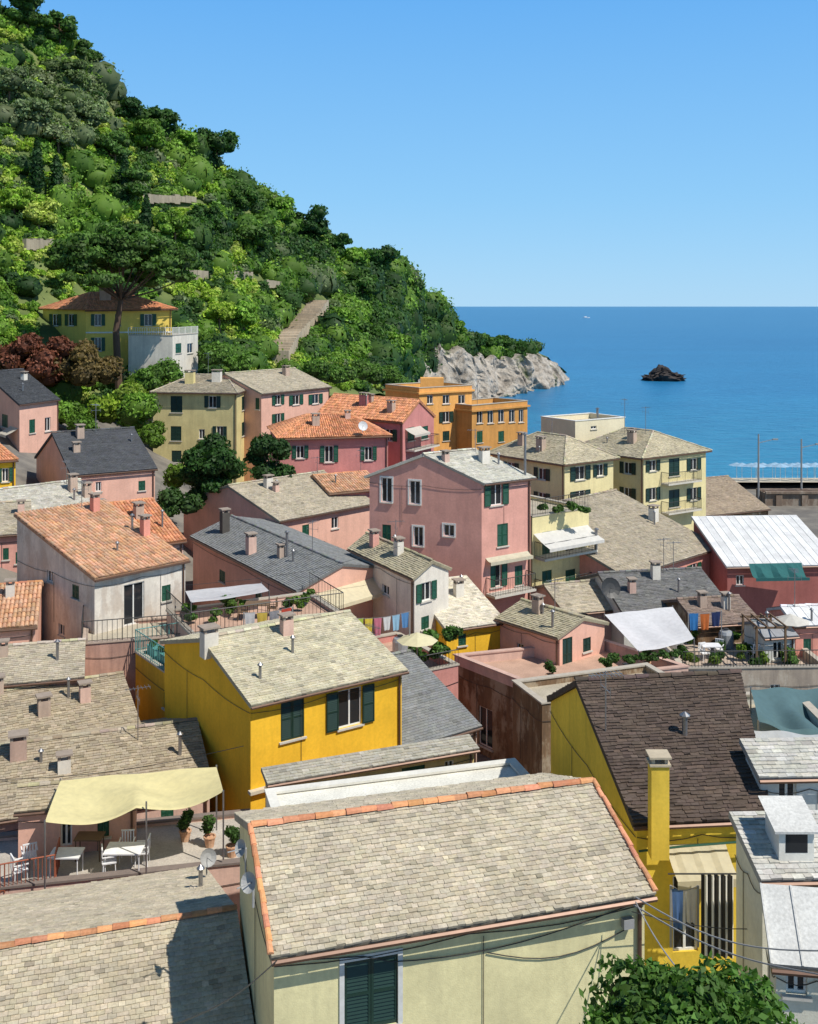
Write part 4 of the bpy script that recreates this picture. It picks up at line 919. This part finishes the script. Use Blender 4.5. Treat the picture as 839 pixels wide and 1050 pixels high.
m=MB(); m.path([pt(655,873,26.75),pt(700,868,26.8),pt(776,862,27.0)],.03); m.build('wall_pipe',GREEN,hK['root'])
PM=attrmat('sheet_metal',(.60,.60,.58),(.64,.62,.56))
hR=house('white_gable_house','whitish house with small square window at the right edge',persp((780,792),(880,790),28,yr=762,pitch=.3),kind='mono',wall=stucco((.74,.74,.70),.6),base=3,roof='slate',roofmat=attrmat('slate',(.52,.51,.47)),wins=[('front',798,799,817,822,'plain')])
hR2=house('lower_right_house','cream house with pale grey roof in the lower right corner',persp((782,895),(880,893),23,yr=838,pitch=.25),kind='mono',wall=stucco((.82,.78,.62),.5),base=3,roof='slate',roofmat=attrmat('slate',(.54,.53,.49)),wins=[('front',796,912,812,932,'closed')])
# dormer on that roof
pd=onroof(hR2,.42,.45); m=MB(); m.obox(pd+UP*.2,.38,.45,.42); d_=m.build('dormer',stucco((.80,.78,.70),.5),hR2['roof'])
m=MB(); m.poly(pd+V((-.5,-.55,.6)),pd+V((.5,-.55,.6)),pd+V((.5,.6,.86)),pd+V((-.5,.6,.86))); m.poly(pd+V((-.5,-.55,.55)),pd+V((.5,-.55,.55)),pd+V((.5,-.55,.6)),pd+V((-.5,-.55,.6))); m.build('dormer_roof',PM,hR2['roof'])
m=MB(); m.poly(pd+V((-.24,-.455,.1)),pd+V((.24,-.455,.1)),pd+V((.24,-.455,.5)),pd+V((-.24,-.455,.5))); m.build('dormer_pane',glass(),hR2['roof'])
hR3=house('skylight_lean_to','small lean to with pale sheet roof and a window in the lower right corner',persp((796,978),(880,985),21,D=1.8,rise=.7),kind='mono',wall=stucco((.78,.74,.60),.6),base=3,roof='sheet',roofmat=PM,wins=[('front',806,992,828,1020,'plain')])
sheet_thing('shade_net','blue grey shade net sagging over the terrace at the right edge','net',[pt(778,740,34),pt(870,755,34),pt(870,706,38),pt(770,706,37)],cloth((.11,.20,.22)),.9,fold=.16,n=30)
sheet_thing('tarpaulin','pale tarpaulin spread below the shade net at the right edge','tarpaulin',[pt(776,775,31),pt(870,800,31),pt(870,756,34),pt(772,748,33)],cloth((.5,.52,.54)),.5,fold=.12,n=30)
hZ=house('tarp_terrace_block','flat terrace block under the shade net at the right edge',persp((762,772),(880,772),33,D=5),kind='flat',wall=paleg,base=3,parapet=.3)
# left bottom
OLDS=attrmat('slate',(.40,.34,.25),(.43,.38,.26))
h=house('upper_left_slate_house','house with mossy slate roof below the beige house at the left',persp((-70,782),(142,744),42,yr=722,pitch=.34),wall=palepink,base=3,roofmat=OLDS,jit=1.6)
chimney(h,.35,1.0,.5,.4,.5); chimney(h,.55,.5,.5,.4,.6)
h=house('middle_left_slate_house','house with long slate roof just above the yellow awning terrace',persp((-70,848),(215,804),37.5,yr=774,pitch=.32),wall=palepink,base=3,roofmat=OLDS,jit=1.6,wins=[('front',165,822,178,845,'closed')])
chimney(h,.3,.8,.6,.5,.7,stucco((.5,.35,.28),.8)); antenna(h,.75,.8,2.2); flue(h,.9,.5)
gt=persp((-60,918),(262,884),33,D=3.6)
ht_=house('awning_terrace_block','flat roofed block with tiled terrace, chairs and yellow awning',gt,kind='flat',wall=palepink,base=3,parapet=.12,roofmat=attrmat('terrace_tiles',(.46,.42,.37)),coping=plain((.2,.16,.14),.9))
zt=ht_['ze']-.12
hh=house('terrace_hut','pinkish hut under the yellow awning on the terrace',dict(zip(('E0','E1','B0','B1','R0','R1'),(V((-12.9,35.4,zt+1.7)),V((-9.2,36.2,zt+1.7)),V((-13.3,37,zt+1.7)),V((-9.6,37.8,zt+1.7)),V((-13.1,36.2,zt+2.0)),V((-9.4,37.0,zt+2.0))))),wall=salmon,base=zt,roofmat=OLDS,wins=[('front',62,838,74,868,'door'),('front',100,842,112,858,'closed')])
rt=empty('terrace_fence',V((-12,33.4,zt)),'low rust red railing at the left end of the awning terrace','railing'); m=MB(); railing_mesh(m,[V((-13.5,33.0,zt)),V((-11.2,33.9,zt)),V((-11.4,35.0,zt))],.9,.12); m.build('bars',plain((.35,.1,.05),.7),rt)
yc=cloth((.90,.80,.42))
sheet_thing('yellow_awning','long pale yellow fabric awning draped over the terrace','awning',[pt(46,843,33.2),pt(229,812,34.8),pt(222,786,37),pt(62,800,36)],yc,.2,fold=.07,n=36,dip=.28)
for (x,y,Y) in ((150,822,34),): 
    p=pt(x,y,Y); m=MB(); m.tube(p,V((p.x,p.y,zt)),.03,5); tag(m.build('awning_pole',METAL,None),'middle metal pole holding up the long yellow awning','pole')
def chair(c,az,label,group,mat):
    rt=empty('garden_chair',c,label,'chair',group); a=V((math.cos(az),math.sin(az),0)); b=V((-a.y,a.x,0))
    m=MB(); m.obox(c+UP*.43,.22,.22,.02,a); m.build('seat',mat,rt)
    m=MB(); m.obox(c-a*.22+UP*.88,.02,.22,.02,a)
    for k in range(-2,3): m.obox(c-a*.22+b*(.09*k)+UP*.65,.012,.02,.21,a)
    m.build('backrest',mat,rt)
    for i in(-1,1):
        for j in(-1,1): m=MB(); m.tube(c+a*.2*i+b*.2*j,c+a*.18*i+b*.18*j+UP*.41,.018,5); m.build('leg',mat,rt)
    for j in(-1,1): m=MB(); m.obox(c+b*.23*j+UP*.64,.22,.02,.015,a); m.build('armrest',mat,rt)
def table(c,L,W_,label,mat):
    rt=empty('garden_table',c,label,'table'); m=MB(); m.obox(c+UP*.72,L,W_,.02); m.build('tabletop',mat,rt)
    for i in(-1,1):
        for j in(-1,1): m=MB(); m.tube(c+V((i*(L-.06),j*(W_-.06),0)),c+V((i*(L-.06),j*(W_-.06),.7)),.02,5); m.build('leg',mat,rt)
def onT(x,y): return lev(x,y,zt)
WP=plain((.8,.8,.8),.4)
table(onT(68,898),.5,.35,'small white table at the left of the awning terrace',WP); table(onT(128,893),.6,.4,'white table between the chairs on the awning terrace',WP)
for i,(x,y,a) in enumerate(((112,896,0.3),(146,886,3.2),(130,882,-1.5),(20,905,.6),(30,890,2.0))): chair(onT(x,y),a,['white plastic chair left of the table on the awning terrace','white plastic chair right of the table on the awning terrace','white plastic chair behind the table on the awning terrace','white chair at the far left front of the awning terrace','white chair standing behind the far left front chair'][i],None,WP)
table(onT(92,880),.45,.3,'dark wooden table behind the white ones on the awning terrace',WOOD)
def potted(c,l,group=None):
    r=empty('potted_plant',c,l,'potted plant',group); m=MB(); m.lathe(c,[(.01,0),(.14,0),(.2,.32),(.22,.32),(.22,.36),(.17,.36),(.16,.3),(.01,.3)],12); m.build('pot',TERRAB,r)
    cc=np.array([tuple(c+V((random.uniform(-.12,.12),random.uniform(-.12,.12),.55+.15*k))) for k in range(3)]); v,q,cl_=clumps(cc,np.full((3,3),.2),np.array([(.05,.11,.02)]*3),80,.06); npbuild('foliage',v,q,cl_,leafmat(),r)
for (x,y,l) in ((190,862,'terracotta pot with plant right of the yellow awning post'),(60,872,'terracotta pot by the pinkish hut on the awning terrace'),(215,868,'leafy pot plant at the right end of the awning terrace'),(238,878,'potted plant nearest the front house on the awning terrace')): potted(onT(x,y),l)
# bottom-left slate house
R0=lev(-140,995,10.3); R1=lev(238,934,10.3); u=(R1-R0).normalized(); n=V((-u.y,u.x,0)); n=n if n.y>0 else -n
hX=house('bottom_left_slate_house','large slate roofed house with red ridge tiles in the lower left corner',dict(E0=R0-n*7.5-UP*2.7,E1=R1-n*7.5-UP*2.7,B0=R0+n*7.2-UP*2.6,B1=R1+n*7.2-UP*2.6,R0=R0,R1=R1),wall=palepink,base=2,roofmat=attrmat('slate',(.49,.43,.325),(.50,.45,.33)),ridgemat=TERRA,tw=.19,th=.125)
dish(hX,onroof(hX,.02,.3,1)+UP*.6,.25,-1.0,plain((.35,.35,.34),.6)); flue(hX,.06,.5,.06,.5,1)
# clothes lines
def laundry(a,b,cols,label,glab):
    m=MB(); m.path([a.lerp(b,i/10)-UP*.12*math.sin(math.pi*i/10) for i in range(11)],.01,4); m.tube(a,a-UP*1.5,.03,5); m.tube(b,b-UP*1.5,.03,5)
    tag(m.build('clothes_line',GREY,None),label,'clothes line'); n=len(cols); u=(b-a).normalized()
    for i,(cn,c) in enumerate(cols):
        p=a.lerp(b,(i+.5)/n)-UP*.12*math.sin(math.pi*(i+.5)/n); w=(b-a).length/n*.42; hgt=random.uniform(.6,1.1); m=MB(); P=[];fs=[]
        sd=V((-u.y,u.x,0))
        for j in range(6):
            for k in range(7): P.append(p+u*(-w+2*w*k/6)*(1-.05*j)-UP*(hgt*j/5)+sd*(.05*math.sin(k*1.9+i)*(j/5)))
        for j in range(5):
            for k in range(6): q=j*7+k; fs.append((q,q+1,q+8,q+7))
        m.add(P,fs); tag(m.build('hanging_towel',cloth(c),None,True),cn+' '+glab,'towel')
laundry(pt(364,634,50.5),pt(420,627,51.5),[('lime green cloth',(.45,.6,.08)),('yellow cloth',(.8,.62,.08)),('pink cloth',(.65,.2,.28)),('white sheet',(.78,.78,.78)),('pale blue cloth',(.35,.6,.8)),('darker blue cloth',(.12,.3,.6))],'clothes line with bright laundry near the small white house','hanging on the line left of the small white house')
laundry(pt(706,628,58),pt(740,626,58),[('bright blue towel',(.05,.25,.6)),('orange red towel',(.75,.2,.05)),('dark navy towel',(.03,.05,.15))],'clothes line on the terraces right of the white canopy','hanging on the line right of the white canopy')
laundry(pt(688,908,26.2),pt(716,908,26.2),[('small blue shirt',(.1,.2,.45)),('white cloth',(.7,.7,.7))],'short clothes line at the window of the brown roofed yellow house','hung at the window of the brown roofed yellow house')
laundry(pt(250,628,50.5),pt(300,622,51),[('white sheet',(.75,.75,.75)),('yellow cloth',(.75,.55,.1)),('grey cloth',(.35,.35,.38)),('red cloth',(.6,.08,.05))],'clothes line on the railed terrace behind the yellow house','hanging on the line of the railed terrace behind the yellow house')
for i in range(22):
    c=onroof(hr,random.uniform(.02,.85),random.uniform(.08,.9)); bush('terrace_plant','leafy pot plant on the crowded rooftop terrace at the right',c,.45,random.uniform(.5,1.1),random.choice([(.08,.16,.03),(.15,.24,.03),(.05,.11,.02)]),3,110,.09,group='plants on the right rooftop terrace',cat='plant')
for i in range(7):
    x=620+i*12; bush('terrace_plant','low plant behind the parapet beside the small pink house',pt(x,682-i*1.2,53.5),.35,.4,(.07,.14,.03),3,80,.08,group='plants behind the pink parapet',cat='plant')
for (x,y) in ((440,655),(452,668),(430,672),(463,650)): bush('courtyard_plant','leafy plant in the courtyard between the yellow house and small white house',pt(x,y+6,53),.6,.6,(.07,.15,.03),4,120,.1,group='plants in the middle courtyard',cat='plant')
hY=house('courtyard_block','flat roofed block with tiled courtyard terrace left of the brown walled building',persp((380,700),(470,682),50,D=6),kind='flat',wall=stucco((.62,.28,.24),.6),base=3,parapet=.35,roofmat=attrmat('terrace_tiles',(.50,.33,.25)))
p=hY['poly']; railing(hY,[p[0]+UP*.07,p[1]+UP*.07],.7,DARK,.18)
def water_tank(c,label):
    rt=empty('water_tank',c,label,'water tank'); m=MB(); m.lathe(c,[(.01,0),(.38,0),(.4,.05),(.4,.75),(.33,.9),(.12,.95),(.12,1.0),(.01,1.0)],14); m.build('tank',plain((.4,.42,.44),.4,.3),rt); m=MB(); m.lathe(c,[(.15,1.0),(.15,1.05),(.01,1.06)],10); m.build('lid',DARK,rt)
water_tank(onroof(hr,.12,.7),'grey water tank at the left of the crowded right rooftop terrace'); water_tank(onroof(hr,.5,.75),'grey water tank in the middle of the crowded right rooftop terrace'); water_tank(onroof(hY,.75,.6),'grey water tank on the courtyard block terrace')
for i,(s,t) in enumerate(((.25,.4),(.38,.5),(.62,.4))): chair(onroof(hr,s,t),random.uniform(0,6),['white chair at the left of the crowded right rooftop terrace','white chair beside the middle of the crowded right rooftop terrace','white chair toward the right of the crowded right rooftop terrace'][i],None,WP)
table(onroof(hr,.31,.45),.5,.35,'white table on the crowded right rooftop terrace',WP); table(onroof(hM,.5,.4),.6,.4,'wooden table on the railed terrace behind the yellow house',WOOD)
chair(onroof(hM,.4,.4),0,'wooden chair left of the table on the railed terrace behind the yellow house',None,WOOD); chair(onroof(hM,.6,.4),3.1,'wooden chair right of the table on the railed terrace behind the yellow house',None,WOOD)
def pergola(p0,p1,dep,hh,label,mat=WOOD):
    u=(p1-p0).normalized(); n=V((-u.y,u.x,0)); n=n if n.y>0 else -n; rt=empty('pergola',p0,label,'pergola')
    for a in(p0,p1,p0+n*dep,p1+n*dep): m=MB(); m.obox(a+UP*hh/2,.05,.05,hh/2,u); m.build('post',mat,rt)
    m=MB(); L=(p1-p0).length
    for a in(p0,p0+n*dep): m.obox(a+u*L/2+UP*(hh+.05),L/2+.15,.04,.048,u)
    k=int(L/.4)
    for i in range(k+1): m.obox(p0+u*(L*i/k)+n*dep/2+UP*(hh+.14),.03,dep/2+.2,.038,u)
    m.build('beams',mat,rt)
pergola(onroof(hr,.55,.15),onroof(hr,.75,.15),2.0,2.1,'wooden pergola on the crowded right rooftop terrace')
def parasol(c,r,hh,mat,label):
    rt=empty('terrace_parasol',c,label,'parasol'); m=MB(); m.tube(c,c+UP*hh,.03,6); m.build('pole',METAL,rt); m=MB(); n=8; P=[c+UP*(hh+.25)]+[c+V((math.cos(6.283*i/n)*r,math.sin(6.283*i/n)*r,hh-.15)) for i in range(n)]; m.add(P,[(0,1+i,1+(i+1)%n) for i in range(n)]); m.build('canopy',mat,rt)
parasol(pt(428,690,51.5),1.0,1.7,cloth((.84,.78,.5)),'cream parasol in the courtyard below the laundry')
parasol(onroof(hr,.9,.5),1.0,2.0,cloth((.75,.72,.65)),'white parasol at the right end of the crowded right rooftop terrace')
chair(onroof(hb14,.75,.25),2.0,'dark chair on the pink edged terrace',None,DARK); 
for (s,t,l) in ((.25,.25,'potted plant at the front of the pink edged terrace'),(.6,.2,'potted plant in the middle of the pink edged terrace'),(.9,.3,'potted plant at the far end of the pink edged terrace')): potted(onroof(hb14,s,t),l)
# random roof clutter
rs_=random.Random(11)
for h in ALLH:
    if h['kind']=='flat' or h['cen'].y>100 or h['name'] in('front_house','terrace_hut','bottom_left_slate_house','white_roof_house','lower_right_house','skylight_lean_to','white_gable_house','lower_lean_to','brown_roof_yellow_house'): continue
    s=rs_.uniform(.15,.9)
    random.seed(int(s*1e6))
    flue(h,s,rs_.uniform(.2,.8),.06,rs_.uniform(.4,1.0))
    if rs_.random()<.6: chimney(h,rs_.uniform(.1,.9),rs_.uniform(.5,.9),rs_.uniform(.35,.5),.35,rs_.uniform(.4,.7),rs_.choice([white,palepink,None]))
    if rs_.random()<.55: antenna(h,rs_.uniform(.1,.9),.92,rs_.uniform(1.4,2.2))
def cable(a,b,sag,label,r=.012,n=14,mat=None):
    m=MB(); m.path([a.lerp(b,i/n)-UP*sag*math.sin(math.pi*i/n) for i in range(n+1)],r,4); tag(m.build('overhead_cable',mat or (DARK if r<.014 else GREY),None),label,'cable')
cable(pt(650,928,22.5),pt(845,1000,19),.25,'thick pale cable dropping from the front house corner to the right edge',.016)
cable(pt(648,935,22.5),pt(845,942,25),.3,'thin cable crossing in front of the brown roofed yellow house',.010)
cable(pt(652,925,22.5),pt(700,1000,19),.1,'steep cable running from the front house corner down to the tree',.014)
cable(pt(652,920,22.5),pt(845,975,20),.35,'second pale cable from the front house corner to the right edge',.015)
cable(pt(-20,800,40),pt(250,765,38),.3,'dark cable above the left slate roofs',.012)
cable(pt(176,1052,15),pt(284,985,20.6),.15,'dark cable rising to the left wall of the front house',.012)
cable(pt(190,600,52),pt(410,560,60),.4,'dark cable spanning over the blue grey slate roof',.012)
tree('foreground_tree','leafy dark green tree top at the bottom edge in front of the front house',pt(702,1365,16.5),4.35,1.65,.9,(.07,.15,.025),nl=40,leaf_n=420,size=.075,trunk_r=.14,core=.5)
# ------------------------------------------------------------ light, sky, camera
el=math.radians(54); az=V((.83,-.56,0)).normalized(); sd=V((az.x*math.cos(el),az.y*math.cos(el),math.sin(el)))
L=bpy.data.lights.new('sun','SUN'); L.energy=5.0; L.angle=math.radians(.53); L.color=(1,.95,.86); lo=bpy.data.objects.new('sun',L); COL.objects.link(lo); lo.rotation_euler=sd.to_track_quat('Z','Y').to_euler()
w=bpy.data.worlds.new('World'); SC.world=w; w.use_nodes=True; nt=w.node_tree; bg=nt.nodes['Background']; sk=nt.nodes.new('ShaderNodeTexSky'); sk.sky_type='NISHITA'; sk.sun_disc=False; sk.sun_elevation=el; sk.sun_rotation=math.atan2(az.x,az.y); sk.air_density=1.0; sk.dust_density=.1; sk.ozone_density=3.0
tc=N(nt,'ShaderNodeTexCoord'); sp=N(nt,'ShaderNodeSeparateXYZ'); nt.links.new(tc.outputs['Generated'],sp.inputs[0])
r=N(nt,'ShaderNodeValToRGB'); e=r.color_ramp.elements; e[0].position=0; e[0].color=(.38,.70,1,1); e[1].position=.9; e[1].color=(.05,.11,.22,1); x=e.new(.1); x.color=(.27,.62,1,1); x=e.new(.28); x.color=(.14,.47,.98,1); x=e.new(.5); x.color=(.07,.20,.42,1)
nt.links.new(sp.outputs[2],r.inputs[0])
sc=N(nt,'ShaderNodeVectorMath',operation='SCALE'); sc.inputs['Scale'].default_value=1/.1; nt.links.new(r.outputs[0],sc.inputs[0])
mx=mixc(nt,.85,sk.outputs[0],sc.outputs[0]); nt.links.new(mx,bg.inputs[0]); bg.inputs[1].default_value=.1
cd=bpy.data.cameras.new('camera'); cam=bpy.data.objects.new('camera',cd); COL.objects.link(cam); cam.location=(0,0,H); cam.rotation_euler=(math.radians(90),0,0)
cd.sensor_fit='HORIZONTAL'; cd.sensor_width=36; cd.lens=F/839*36; cd.shift_y=-211/839; cd.clip_end=150000; cd.clip_start=.5; SC.camera=cam
SC.view_settings.view_transform='Standard'; SC.view_settings.look='None'; SC.view_settings.exposure=0
